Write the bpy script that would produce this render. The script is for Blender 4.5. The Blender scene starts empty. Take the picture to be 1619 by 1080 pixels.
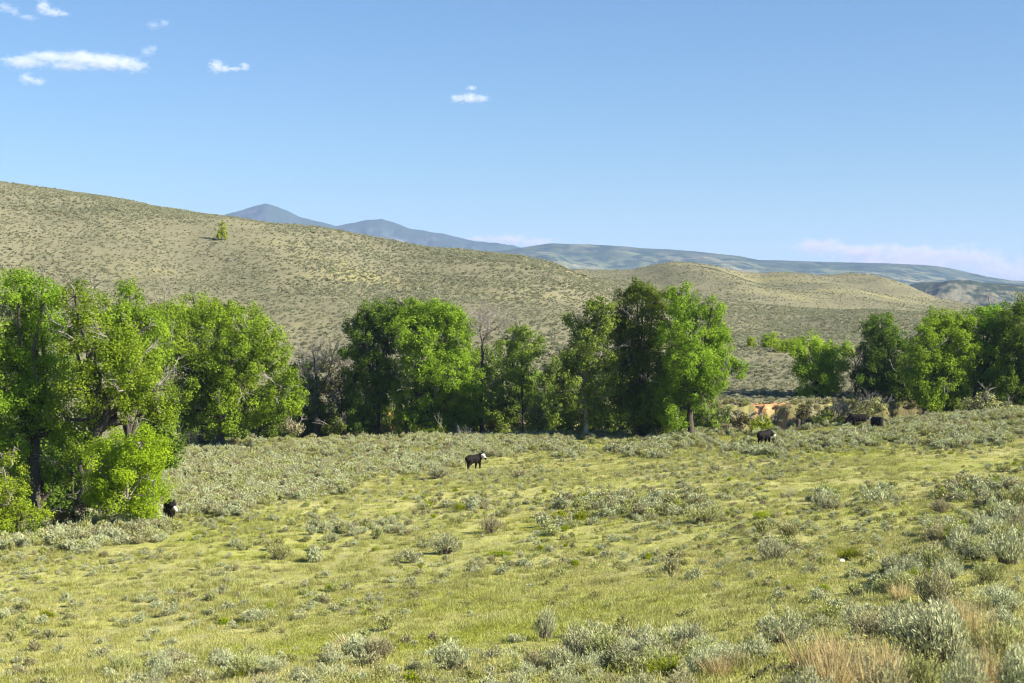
import bpy, bmesh, math, random
import numpy as np
from mathutils import Vector

# ------------------------------------------------------------------ camera, sky, sun, exposure
SC = bpy.context.scene
COL = SC.collection
F, CX, CY, HZ = 2249.0, 809.5, 540.0, 480.0           # photograph in pixels: focal length, centre, eye level
PITCH = math.atan((CY - HZ) / F)
cam = bpy.data.cameras.new('camera')
cam.lens = 50.0; cam.sensor_width = 36.0; cam.clip_start = 0.1; cam.clip_end = 90000
cam.dof.use_dof = True; cam.dof.focus_distance = 150; cam.dof.aperture_fstop = 3.2
camo = bpy.data.objects.new('camera', cam); COL.objects.link(camo)
camo.location = (0, 0, 0); camo.rotation_euler = (math.pi / 2 - PITCH, 0, 0)
SC.camera = camo

SUN_AZ, SUN_EL = math.radians(112), math.radians(33)  # azimuth clockwise from the view direction
SUN_DIR = Vector((math.sin(SUN_AZ) * math.cos(SUN_EL), math.cos(SUN_AZ) * math.cos(SUN_EL), math.sin(SUN_EL)))
world = bpy.data.worlds.new('World'); SC.world = world; world.use_nodes = True
wn = world.node_tree.nodes; wn.clear()
sky = wn.new('ShaderNodeTexSky'); sky.sky_type = 'NISHITA'; sky.sun_disc = False
sky.sun_elevation = SUN_EL; sky.sun_rotation = SUN_AZ
sky.altitude = 0; sky.air_density = 1.2; sky.dust_density = 0.0; sky.ozone_density = 9.5
bg = wn.new('ShaderNodeBackground'); bg.inputs[1].default_value = 0.050
wo = wn.new('ShaderNodeOutputWorld')
world.node_tree.links.new(sky.outputs[0], bg.inputs[0]); world.node_tree.links.new(bg.outputs[0], wo.inputs[0])
sun = bpy.data.lights.new('sun', 'SUN'); sun.energy = 5.0; sun.angle = math.radians(0.5); sun.color = (1.0, 0.93, 0.80)
suno = bpy.data.objects.new('sun', sun); COL.objects.link(suno)
suno.rotation_euler = SUN_DIR.to_track_quat('Z', 'Y').to_euler()
SC.view_settings.view_transform = 'Standard'; SC.view_settings.look = 'None'
SC.view_settings.gamma = 1.0; SC.view_settings.exposure = 1.45
SC.cycles.max_bounces = 6; SC.cycles.diffuse_bounces = 2; SC.cycles.transmission_bounces = 2
SC.cycles.glossy_bounces = 2; SC.cycles.use_denoising = True
SC.cycles.sample_clamp_indirect = 4.0; SC.cycles.filter_width = 1.15; SC.cycles.volume_bounces = 1

# ------------------------------------------------------------------ helpers
rs = np.random.RandomState(7)
def px_point(px, py, d):
    """world point at depth d (metres along +Y) on the sight line of a photograph position"""
    u, v = (px - CX) / F, (CY - py) / F
    c, s = math.cos(PITCH), math.sin(PITCH)
    k = d / (c + v * s)
    return np.array([u * k, d, (v * c - s) * k])
def to_px(x, y, z):
    c, s = math.cos(PITCH), math.sin(PITCH)
    f = y * c - z * s; up = y * s + z * c
    return CX + F * x / f, CY - F * up / f
def mesh(name, V, faces=None, quads=None, tris=None, mat=None, smooth=False):
    me = bpy.data.meshes.new(name)
    V = np.asarray(V, np.float32)
    Q = np.asarray(quads if quads is not None else np.zeros((0, 4)), np.int32).reshape(-1, 4)
    T = np.asarray(tris if tris is not None else np.zeros((0, 3)), np.int32).reshape(-1, 3)
    me.vertices.add(len(V)); me.vertices.foreach_set('co', V.ravel())
    me.loops.add(Q.size + T.size); me.polygons.add(len(Q) + len(T))
    me.loops.foreach_set('vertex_index', np.concatenate([Q.ravel(), T.ravel()]))
    st = np.concatenate([np.arange(len(Q)) * 4, Q.size + np.arange(len(T)) * 3]).astype(np.int32)
    me.polygons.foreach_set('loop_start', st)
    me.polygons.foreach_set('use_smooth', np.full(len(st), smooth))
    me.update(calc_edges=True)
    if mat: me.materials.append(mat)
    return me
def fattr(me, name, vals, domain='POINT', kind='FLOAT'):
    a = me.attributes.new(name, kind, domain)
    key = 'vector' if kind == 'FLOAT_VECTOR' else 'value'
    a.data.foreach_set(key, np.asarray(vals, np.int32 if kind == 'INT' else np.float32).ravel())
def link(name, me, parent=None, loc=None):
    o = bpy.data.objects.new(name, me); COL.objects.link(o)
    if parent is not None: o.parent = parent
    if loc is not None: o.location = loc
    return o
def tag(o, label=None, cat=None, group=None, kind=None):
    if label: o['label'] = label
    if cat: o['category'] = cat
    if group: o['group'] = group
    if kind: o['kind'] = kind
    return o
def _hash(ix, iy, seed):
    n = (ix.astype(np.int64) * 374761393 + iy.astype(np.int64) * 668265263 + seed * 974711) & 0xffffffff
    n = ((n ^ (n >> 13)) * 1274126177) & 0xffffffff
    return ((n ^ (n >> 16)) & 0xffff) / 65535.0
def vnoise(x, y, seed=0):
    ix, iy = np.floor(x), np.floor(y); fx, fy = x - ix, y - iy
    fx, fy = fx * fx * (3 - 2 * fx), fy * fy * (3 - 2 * fy)
    a, b = _hash(ix, iy, seed), _hash(ix + 1, iy, seed); c, d = _hash(ix, iy + 1, seed), _hash(ix + 1, iy + 1, seed)
    return (a + (b - a) * fx) * (1 - fy) + (c + (d - c) * fx) * fy - 0.5
def fbm(x, y, seed=0, octaves=4):
    s = 0; a = 1.0
    for o in range(octaves):
        s = s + a * vnoise(x * 2 ** o, y * 2 ** o, seed + o * 17); a *= 0.5
    return s
def sstep(a, b, x):
    t = np.clip((x - a) / (b - a), 0, 1); return t * t * (3 - 2 * t)

# ------------------------------------------------------------------ materials
def ntree(name):
    m = bpy.data.materials.new(name); m.use_nodes = True
    t = m.node_tree; t.nodes.clear()
    out = t.nodes.new('ShaderNodeOutputMaterial')
    return m, t, out
def N(t, kind, **kw):
    n = t.nodes.new(kind)
    for k, v in kw.items():
        if k.startswith('i_'):
            key = k[2:]; n.inputs[int(key) if key.isdigit() else key].default_value = v
        else: setattr(n, k, v)
    return n
def L(t, a, b): t.links.new(a, b)
def mixc(t, fac, a, b, blend='MIX'):
    n = t.nodes.new('ShaderNodeMix'); n.data_type = 'RGBA'; n.blend_type = blend
    for sock, val in ((n.inputs[0], fac), (n.inputs[6], a), (n.inputs[7], b)):
        if hasattr(val, 'is_output') or isinstance(val, bpy.types.NodeSocket): t.links.new(val, sock)
        elif isinstance(val, (int, float)): sock.default_value = val
        else: sock.default_value = (*val, 1)
    return n.outputs[2]
def ramp(t, fac, stops):
    n = t.nodes.new('ShaderNodeValToRGB'); e = n.color_ramp.elements
    while len(e) < len(stops): e.new(0.5)
    for el, (p, c) in zip(e, stops):
        el.position = p; el.color = (*c, 1) if not isinstance(c, (int, float)) else (c, c, c, 1)
    t.links.new(fac, n.inputs[0]); return n.outputs[0]
def noise(t, vec, scale, detail=4, rough=0.55, dist=0.0):
    n = t.nodes.new('ShaderNodeTexNoise'); n.inputs['Scale'].default_value = scale; n.inputs['Detail'].default_value = detail
    n.inputs['Roughness'].default_value = rough; n.inputs['Distortion'].default_value = dist
    t.links.new(vec, n.inputs['Vector']); return n.outputs[0]
def attr(t, name):
    n = t.nodes.new('ShaderNodeAttribute'); n.attribute_name = name; return n.outputs['Fac']
def worldpos(t): return t.nodes.new('ShaderNodeNewGeometry').outputs['Position']

GRASS_STOPS = [(0.30, (0.290, 0.312, 0.056)), (0.45, (0.388, 0.395, 0.098)), (0.58, (0.458, 0.448, 0.142)), (0.72, (0.505, 0.455, 0.188))]
def grass_colour(t):
    p = worldpos(t)
    c = ramp(t, noise(t, p, 0.11, 5, 0.6), GRASS_STOPS)
    lush = ramp(t, noise(t, p, 0.045, 3), [(0.50, 0.0), (0.64, 1.0)])
    lush2 = N(t, 'ShaderNodeMath', operation='MULTIPLY', i_1=0.75); L(t, lush, lush2.inputs[0])
    c = mixc(t, ramp(t, noise(t, p, 0.9, 5, 0.7), [(0.46, 0.0), (0.66, 0.75)]), c, (0.440, 0.395, 0.225))
    c = mixc(t, ramp(t, noise(t, p, 0.55, 4, 0.65, 0.6), [(0.52, 0.0), (0.68, 0.7)]), c, (0.270, 0.270, 0.075))
    return mixc(t, lush2.outputs[0], c, (0.310, 0.345, 0.040))
def leaf_shader(t, out, colour, trans=0.35, gloss=0.0):
    d = N(t, 'ShaderNodeBsdfDiffuse'); tr = N(t, 'ShaderNodeBsdfTranslucent'); mx = N(t, 'ShaderNodeMixShader'); mx.inputs[0].default_value = trans
    L(t, colour, d.inputs[0]); L(t, colour, tr.inputs[0]); L(t, d.outputs[0], mx.inputs[1]); L(t, tr.outputs[0], mx.inputs[2])
    if gloss:
        g = N(t, 'ShaderNodeBsdfGlossy', i_Roughness=0.45); m2 = N(t, 'ShaderNodeMixShader'); m2.inputs[0].default_value = gloss
        L(t, mx.outputs[0], m2.inputs[1]); L(t, g.outputs[0], m2.inputs[2]); L(t, m2.outputs[0], out.inputs[0])
    else: L(t, mx.outputs[0], out.inputs[0])
def foliage_mat(name, dark, mid, light, trans=0.35, gloss=0.03, rnd=0.25):
    """per-leaf tint attribute plus a little per-object variation"""
    m, t, out = ntree(name)
    c = ramp(t, attr(t, 'tint'), [(0.0, dark), (0.5, mid), (1.0, light)])
    oi = N(t, 'ShaderNodeObjectInfo')
    v = N(t, 'ShaderNodeMapRange'); v.inputs[3].default_value = 1 - rnd; v.inputs[4].default_value = 1 + rnd
    L(t, oi.outputs['Random'], v.inputs[0])
    hu = N(t, 'ShaderNodeMapRange'); hu.inputs[3].default_value = 0.487; hu.inputs[4].default_value = 0.508; L(t, oi.outputs['Random'], hu.inputs[0])
    hsv = N(t, 'ShaderNodeHueSaturation'); L(t, hu.outputs[0], hsv.inputs['Hue']); L(t, c, hsv.inputs['Color']); L(t, v.outputs[0], hsv.inputs['Value'])
    leaf_shader(t, out, hsv.outputs[0], trans, gloss); return m
def bark_mat(name, a, b, scale=6):
    m, t, out = ntree(name)
    tc = N(t, 'ShaderNodeTexCoord'); mp = N(t, 'ShaderNodeMapping'); mp.inputs['Scale'].default_value = (1, 1, 0.25); L(t, tc.outputs['Object'], mp.inputs[0])
    c = ramp(t, noise(t, mp.outputs[0], scale, 6, 0.7), [(0.35, a), (0.65, b)])
    d = N(t, 'ShaderNodeBsdfPrincipled'); d.inputs['Roughness'].default_value = 0.9; L(t, c, d.inputs['Base Color'])
    bp = N(t, 'ShaderNodeBump', i_Strength=0.6, i_Distance=0.05); L(t, noise(t, mp.outputs[0], scale * 3, 4), bp.inputs['Height']); L(t, bp.outputs[0], d.inputs['Normal'])
    L(t, d.outputs[0], out.inputs[0]); return m

M = {}
M['leaf_a'] = foliage_mat('cottonwood_leaf', (0.135, 0.225, 0.020), (0.217, 0.338, 0.028), (0.319, 0.445, 0.046), 0.48, 0.0, 0.10)
M['leaf_b'] = foliage_mat('bright_cottonwood_leaf', (0.189, 0.278, 0.022), (0.296, 0.411, 0.032), (0.402, 0.510, 0.054), 0.5, 0.0, 0.10)
M['leaf_c'] = foliage_mat('grey_green_leaf', (0.113, 0.182, 0.032), (0.197, 0.286, 0.042), (0.291, 0.398, 0.071), 0.42, 0.0, 0.12)
M['leaf_dark'] = foliage_mat('dark_cottonwood_leaf', (0.075, 0.125, 0.018), (0.130, 0.197, 0.026), (0.200, 0.275, 0.042), 0.45, 0.0, 0.10)  # darker green; on shaded trees the shade is put into this colour
M['leaf_lime'] = foliage_mat('lime_young_leaf', (0.208, 0.311, 0.016), (0.319, 0.452, 0.023), (0.430, 0.554, 0.036), 0.5, 0.0, 0.10)
M['willow'] = foliage_mat('willow_leaf', (0.120, 0.180, 0.030), (0.190, 0.250, 0.045), (0.270, 0.320, 0.070), 0.4, 0.02, 0.15)
M['olive'] = foliage_mat('olive_leaf', (0.085, 0.085, 0.030), (0.145, 0.135, 0.050), (0.210, 0.190, 0.080), 0.3, 0.0, 0.15)
M['sage_silver'] = foliage_mat('silver_sage_leaf', (0.253, 0.274, 0.154), (0.388, 0.410, 0.226), (0.514, 0.529, 0.311), 0.15, 0.0, 0.16)
M['sage_green'] = foliage_mat('dusty_green_sage_leaf', (0.214, 0.233, 0.089), (0.343, 0.360, 0.137), (0.462, 0.475, 0.200), 0.15, 0.0, 0.16)
M['sage_brown'] = foliage_mat('brown_tipped_sage_leaf', (0.214, 0.196, 0.102), (0.341, 0.322, 0.168), (0.461, 0.434, 0.239), 0.15, 0.0, 0.16)
M['hill_sage'] = foliage_mat('hill_sage_leaf', (0.199, 0.211, 0.124), (0.315, 0.331, 0.197), (0.441, 0.452, 0.281), 0.25, 0.0, 0.25)
M['hill_dark'] = foliage_mat('dark_hill_sage_leaf', (0.122, 0.127, 0.073), (0.209, 0.214, 0.120), (0.322, 0.323, 0.194), 0.25, 0.0, 0.3)
M['hill_pale'] = foliage_mat('pale_hill_sage_leaf', (0.197, 0.199, 0.126), (0.302, 0.300, 0.195), (0.405, 0.403, 0.263), 0.3, 0.0, 0.2)
M['rabbit'] = foliage_mat('green_shrub_leaf', (0.170, 0.230, 0.012), (0.280, 0.340, 0.018), (0.390, 0.430, 0.035), 0.42, 0.0, 0.12)
M['straw'] = foliage_mat('dry_grass_blade', (0.318, 0.251, 0.110), (0.498, 0.403, 0.190), (0.657, 0.560, 0.299), 0.3, 0.0, 0.12)
M['bark'] = bark_mat('cottonwood_bark', (0.035, 0.027, 0.021), (0.100, 0.080, 0.062))
M['pale_bark'] = bark_mat('pale_bark', (0.20, 0.17, 0.14), (0.38, 0.34, 0.29))
M['twig'] = bark_mat('bare_twig', (0.20, 0.175, 0.15), (0.36, 0.32, 0.28), 3)
M['sage_stem'] = bark_mat('sage_stem', (0.075, 0.060, 0.045), (0.20, 0.165, 0.125), 14)
M['dark_wood'] = bark_mat('weathered_wood', (0.020, 0.015, 0.012), (0.085, 0.062, 0.048), 10)

def ground_mat():
    m, t, out = ntree('range_ground')
    p = worldpos(t)
    g = grass_colour(t)
    # bare soil and thatch between the grass
    soil = ramp(t, noise(t, p, 3.2, 8, 0.78), [(0.35, (0.215, 0.210, 0.080)), (0.55, (0.345, 0.330, 0.140)), (0.72, (0.450, 0.395, 0.205))])
    near = mixc(t, ramp(t, noise(t, p, 0.35, 5, 0.65), [(0.4, 0.25), (0.65, 0.8)]), soil, g)
    h = ramp(t, noise(t, p, 0.020, 6, 0.62), [(0.34, (0.138, 0.132, 0.085)), (0.47, (0.170, 0.161, 0.100)), (0.56, (0.198, 0.186, 0.110)), (0.68, (0.262, 0.238, 0.102))])
    hd = mixc(t, ramp(t, noise(t, p, 0.22, 5, 0.7), [(0.42, 0.0), (0.62, 0.65)]), h, (0.218, 0.202, 0.134))
    spots = ramp(t, noise(t, p, 0.62, 4, 0.7), [(0.48, 0.0), (0.60, 1.0)])
    far = N(t, 'ShaderNodeMath', operation='MULTIPLY', i_1=0.75); L(t, spots, far.inputs[0])
    fa = N(t, 'ShaderNodeMath', operation='MULTIPLY'); L(t, far.outputs[0], fa.inputs[0]); L(t, attr(t, 'farsage'), fa.inputs[1])
    hd = mixc(t, fa.outputs[0], hd, (0.120, 0.122, 0.070))
    c = mixc(t, attr(t, 'hill'), near, hd)
    dirt = ramp(t, noise(t, p, 0.9, 6, 0.7), [(0.3, (0.36, 0.165, 0.070)), (0.5, (0.55, 0.285, 0.130)), (0.7, (0.66, 0.410, 0.220))])
    c = mixc(t, attr(t, 'dirt'), c, dirt)
    creek_dark = ramp(t, noise(t, p, 1.3, 5, 0.7), [(0.3, (0.055, 0.045, 0.026)), (0.7, (0.120, 0.095, 0.055))])  # darker brown ground along the creek cut
    c = mixc(t, attr(t, 'creek_dark'), c, creek_dark)
    d = N(t, 'ShaderNodeBsdfDiffuse'); L(t, c, d.inputs[0])
    bp = N(t, 'ShaderNodeBump', i_Strength=0.7, i_Distance=0.35); L(t, noise(t, p, 1.1, 6, 0.7), bp.inputs['Height']); L(t, bp.outputs[0], d.inputs['Normal'])
    L(t, d.outputs[0], out.inputs[0]); return m
M['ground'] = ground_mat()

# ------------------------------------------------------------------ terrain height
CTRL = [(0, 1080, 38), (400, 1080, 33), (800, 1080, 28), (1150, 1080, 22), (1450, 1080, 17), (1650, 1080, 15),
        (0, 860, 85), (268, 822, 90), (420, 800, 95), (750, 742, 128), (1200, 703, 130), (1380, 682, 140), (1619, 655, 146),
        (850, 692, 160), (500, 697, 155), (320, 702, 145), (1100, 690, 155), (1800, 640, 155), (-250, 880, 85), (-100, 868, 92),
        (500, 900, 68), (900, 880, 66), (1300, 860, 60), (1619, 850, 52), (0, 960, 58), (150, 790, 105)]
cp = np.array([px_point(*c) for c in CTRL] + [(0, 0, -1.7), (-25, 5, -5.0), (22, 3, -1.2), (70, 60, -5), (110, 150, -7), (-70, 60, -15), (-90, 110, -17)])
def _phi(r): return np.where(r > 0, r * r * np.log(r + 1e-9), 0)
_n = len(cp); _A = np.zeros((_n + 3, _n + 3))
_A[:_n, :_n] = _phi(np.hypot(cp[:, None, 0] - cp[None, :, 0], cp[:, None, 1] - cp[None, :, 1])) + np.eye(_n) * 60.0
_A[:_n, _n] = 1; _A[:_n, _n + 1:] = cp[:, :2]; _A[_n:, :_n] = _A[:_n, _n:].T
_w = np.linalg.solve(_A, np.concatenate([cp[:, 2], [0, 0, 0]]))
def meadow(x, y):
    x = np.clip(x, -90, 115); y = np.clip(y, -4, 190)
    z = _w[_n] + _w[_n + 1] * x + _w[_n + 2] * y
    for i in range(_n): z = z + _w[i] * _phi(np.hypot(x - cp[i, 0], y - cp[i, 1]))
    return z
NB = np.array([(-900, 80), (-400, 88), (0, 93), (150, 98), (240, 108), (300, 140), (400, 153), (500, 158), (850, 163), (1100, 159), (1225, 152), (1400, 152), (1619, 158), (2000, 165), (3000, 170)], float)
# far side, column: bank depth, bank z, then (depth, photo row) knots
KN = [(-900, 108, -17, (260, 440), (480, 235), (640, 300), (860, 330)),
      (-400, 114, -17, (280, 438), (470, 255), (640, 300), (860, 330)),
      (0, 122, -16, (290, 430), (450, 290), (640, 330), (860, 360)),
      (180, 150, -15.5, (295, 433), (440, 312), (630, 350), (855, 375)),
      (375, 176, -14.8, (300, 438), (430, 343), (620, 370), (850, 390)),
      (560, 184, -14.2, (300, 447), (430, 371), (610, 388), (840, 400)),
      (700, 186, -13.8, (300, 455), (432, 386), (600, 405), (830, 410)),
      (820, 187, -13.6, (300, 463), (435, 397), (600, 420), (820, 425)),
      (880, 186, -13.4, (300, 470), (425, 411), (580, 440), (810, 430)),
      (930, 186, -13.2, (300, 480), (415, 434), (560, 452), (800, 434)),
      (1000, 184, -13.0, (300, 500), (410, 466), (560, 460), (780, 434)),
      (1060, 182, -12.9, (300, 512), (410, 482), (560, 470), (780, 427)),
      (1130, 180, -12.8, (300, 520), (410, 495), (560, 480), (800, 432)),
      (1200, 178, -12.7, (300, 525), (410, 503), (560, 488), (830, 444)),
      (1280, 178, -12.6, (300, 528), (410, 507), (560, 493), (880, 443)),
      (1340, 178, -12.4, (300, 529), (410, 509), (560, 496), (900, 446)),
      (1400, 178, -12.2, (300, 530), (410, 510), (560, 498), (900, 456)),
      (1480, 180, -12.0, (300, 531), (410, 511), (560, 499), (900, 484)),
      (1560, 182, -11.6, (300, 532), (410, 512), (560, 500), (900, 490)),
      (1700, 184, -11.2, (300, 533), (410, 513), (560, 501), (900, 490)),
      (3000, 190, -11, (300, 533), (410, 513), (560, 501), (900, 490))]
kc = np.array([k[0] for k in KN], float)
kd = np.array([[k[1]] + [q[0] for q in k[3:]] + [1500, 3000] for k in KN], float)
kz = np.array([[k[2]] + [px_point(k[0], q[1], q[0])[2] for q in k[3:]] + [-12, -14] for k in KN], float)
def hermite(tab_d, tab_z, d):
    """monotone-ish cubic through per-point knots; tab_* (K, n), d (n,)"""
    K = len(tab_d)
    sl = (tab_z[1:] - tab_z[:-1]) / (tab_d[1:] - tab_d[:-1])
    m = np.zeros_like(tab_z); m[0] = sl[0] * 0.6; m[-1] = 0
    for k in range(1, K - 1):
        same = sl[k - 1] * sl[k] > 0
        m[k] = np.where(same, 2 * sl[k - 1] * sl[k] / np.where(same, sl[k - 1] + sl[k], 1), 0.0)
    z = np.where(d >= tab_d[-1], tab_z[-1], tab_z[0])
    for k in range(K - 1):
        h = tab_d[k + 1] - tab_d[k]; t = np.clip((d - tab_d[k]) / h, 0, 1)
        v = (2 * t ** 3 - 3 * t ** 2 + 1) * tab_z[k] + (t ** 3 - 2 * t ** 2 + t) * h * m[k] + (-2 * t ** 3 + 3 * t ** 2) * tab_z[k + 1] + (t ** 3 - t ** 2) * h * m[k + 1]
        z = np.where((d >= tab_d[k]) & (d < tab_d[k + 1]), v, z)
    return z
def spur(x, y, a, b, w, h):
    ax, ay = (a[0] - CX) / F * a[1], a[1]; bx, by = (b[0] - CX) / F * b[1], b[1]
    t = np.clip(((x - ax) * (bx - ax) + (y - ay) * (by - ay)) / ((bx - ax) ** 2 + (by - ay) ** 2), 0, 1)
    q = np.hypot(x - ax - t * (bx - ax), y - ay - t * (by - ay))
    return h * np.exp(-(q / w) ** 2) * np.sin(math.pi * np.clip(t, 0, 1)) ** 0.8
def interp_s(c, xs, ys):
    i = np.clip(np.searchsorted(xs, c) - 1, 0, len(xs) - 2); t = np.clip((c - xs[i]) / (xs[i + 1] - xs[i]), 0, 1)
    return ys[i] + (ys[i + 1] - ys[i]) * t
def terrain(x, y):
    x = np.asarray(x, float); y = np.asarray(y, float)
    c = np.clip(CX + F * x / np.maximum(y, 0.5), -900, 3000)
    d = np.maximum(y, 0.0)
    nb = interp_s(c, NB[:, 0], NB[:, 1]) + 2.0 * vnoise(c / 45, c * 0, 5)
    td = np.stack([interp_s(c, kc, kd[:, k]) for k in range(kd.shape[1])]); tz = np.stack([interp_s(c, kc, kz[:, k]) for k in range(kz.shape[1])])
    td[0] = td[0] + 2.4 * vnoise(c / 22, c * 0 + 3, 8) + 1.0 * vnoise(c / 7, c * 0 + 9, 9); fb = td[0]
    zm = meadow(x, np.minimum(y, nb)) + 0.30 * fbm(x / 9, y / 9, 3, 3) * sstep(10, 30, d) + 0.16 * fbm(x / 1.4, y / 1.4, 6, 3) * sstep(10, 25, d)
    zb = zm
    floor_z = np.minimum(tz[0], meadow(c * 0 + (c - CX) / F * nb, nb)) - 2.0
    zf = hermite(td, tz, d)
    g = sstep(190, 420, d)
    zf = zf + g * 5.0 * fbm(x / 110, y / 140, 11, 4) * (1 - sstep(900, 1300, d)) + 0.7 * fbm(x / 14, y / 18, 21, 3) * sstep(185, 230, d)
    zf = zf + spur(x, y, (1075, 790), (1215, 520), 26, 9) + spur(x, y, (1215, 830), (1400, 540), 26, 8) + spur(x, y, (1330, 890), (1500, 640), 30, 7) + spur(x, y, (960, 560), (1120, 400), 26, 3.5)
    zf = zf - spur(x, y, (250, 430), (420, 250), 16, 3.0) - spur(x, y, (640, 430), (600, 260), 16, 2.5) - spur(x, y, (60, 440), (150, 260), 18, 2.5)
    tr = zm + (floor_z - zm) * sstep(0, 3.5, d - nb)
    tr = np.where(d > fb - 4, floor_z + (tz[0] - floor_z) * sstep(fb - 3.2, fb, d), tr)
    return np.where(d <= nb, zm, np.where(d < fb, tr, zf))
def ground_at(px, py, dmin=8, dmax=900):
    """first point of the terrain on a photograph sight line"""
    ds = np.geomspace(dmin, dmax, 3000); u, v = (px - CX) / F, (CY - py) / F
    cc, s = math.cos(PITCH), math.sin(PITCH); k = ds / (cc + v * s)
    z = (v * cc - s) * k; h = terrain(u * k, ds)
    i = np.argmax(z <= h)
    return np.array([u * k[i], ds[i], h[i]])
def T1(x, y): return float(terrain(np.array([x]), np.array([y]))[0])

cols = np.concatenate([np.linspace(-2600, -160, 50), np.linspace(-150, 1770, 330), np.linspace(1780, 4200, 50)])
rows = np.unique(np.concatenate([[0.5, 1, 2], np.geomspace(3, 86, 260), np.arange(86, 205, 0.85), np.geomspace(205, 1500, 170), np.geomspace(1550, 16000, 24)]))
DD, CC = np.meshgrid(rows, cols, indexing='ij')
XX = (CC - CX) / F * DD
ZZ = terrain(XX.ravel(), DD.ravel()).reshape(XX.shape)
nr, nc = XX.shape
idx = np.arange(nr * nc).reshape(nr, nc)
Q = np.stack([idx[:-1, :-1], idx[:-1, 1:], idx[1:, 1:], idx[1:, :-1]], -1).reshape(-1, 4)
gm = mesh('ground', np.stack([XX.ravel(), DD.ravel(), ZZ.ravel()], -1), quads=Q, mat=M['ground'], smooth=True)
cf, df, xf = np.clip(CC.ravel(), -900, 3000), DD.ravel(), XX.ravel()
nbf = interp_s(cf, NB[:, 0], NB[:, 1]); fbf = interp_s(cf, kc, kd[:, 0])
fattr(gm, 'hill', sstep(-3, 5, df - fbf + 6 * fbm(xf / 8, df / 8, 31)))
fattr(gm, 'farsage', 0.40 + 0.40 * sstep(330, 620, df))
creek_dark = sstep(-3, 2, df - nbf) * (1 - sstep(fbf - 4, fbf + 3, df))
dirt = np.zeros_like(df)
for (a, b, amt) in ((1192, 1250, 1.0), (614, 634, 1.0), (418, 432, 0.8), (1328, 1340, 0.8)):
    w = sstep(a - 8, a + 6, cf) * (1 - sstep(b - 6, b + 8, cf))
    w = w * sstep(-0.06, 0.12, fbm(xf / 2.3, df / 1.3, 43, 5) + 0.10)
    dirt = np.maximum(dirt, amt * w * sstep(fbf - 7, fbf - 5, df) * (1 - sstep(fbf + 1.5, fbf + 3.0 + 2 * fbm(xf / 2, df / 2, 41), df)))
fattr(gm, 'dirt', dirt); fattr(gm, 'creek_dark', creek_dark * (1 - dirt) * 0.9)
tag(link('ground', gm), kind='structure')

# ------------------------------------------------------------------ far mesas and mountains
def far_mat(name, stops, scale, veg, vscale, vlo, vhi):
    m, t, out = ntree(name); p = worldpos(t)
    mp = N(t, 'ShaderNodeMapping'); mp.inputs['Scale'].default_value = (1, 0.6, 2.4); L(t, p, mp.inputs[0])
    c = ramp(t, noise(t, mp.outputs[0], scale, 7, 0.62, 0.4), stops)
    v = ramp(t, noise(t, mp.outputs[0], vscale, 8, 0.65), [(vlo, 0.0), (vhi, 1.0)])
    c = mixc(t, v, c, veg)
    c = mixc(t, attr(t, 'cap'), c, veg)
    d = N(t, 'ShaderNodeBsdfDiffuse'); L(t, c, d.inputs[0])
    L(t, d.outputs[0], out.inputs[0]); return m
M['mesa_far'] = far_mat('mesa_slopes', [(0.40, (0.060, 0.082, 0.046)), (0.5, (0.120, 0.135, 0.068)), (0.62, (0.200, 0.180, 0.115))], 0.0042, (0.020, 0.036, 0.026), 0.012, 0.47, 0.56)
M['mesa_near'] = far_mat('butte_slopes', [(0.36, (0.085, 0.085, 0.055)), (0.5, (0.150, 0.138, 0.090)), (0.66, (0.165, 0.150, 0.105))], 0.008, (0.028, 0.040, 0.026), 0.022, 0.48, 0.58)
M['mountain'] = far_mat('mountain_slopes', [(0.38, (0.026, 0.036, 0.042)), (0.54, (0.060, 0.070, 0.072)), (0.66, (0.180, 0.175, 0.170))], 0.0034, (0.030, 0.048, 0.038), 0.008, 0.44, 0.54)
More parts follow.
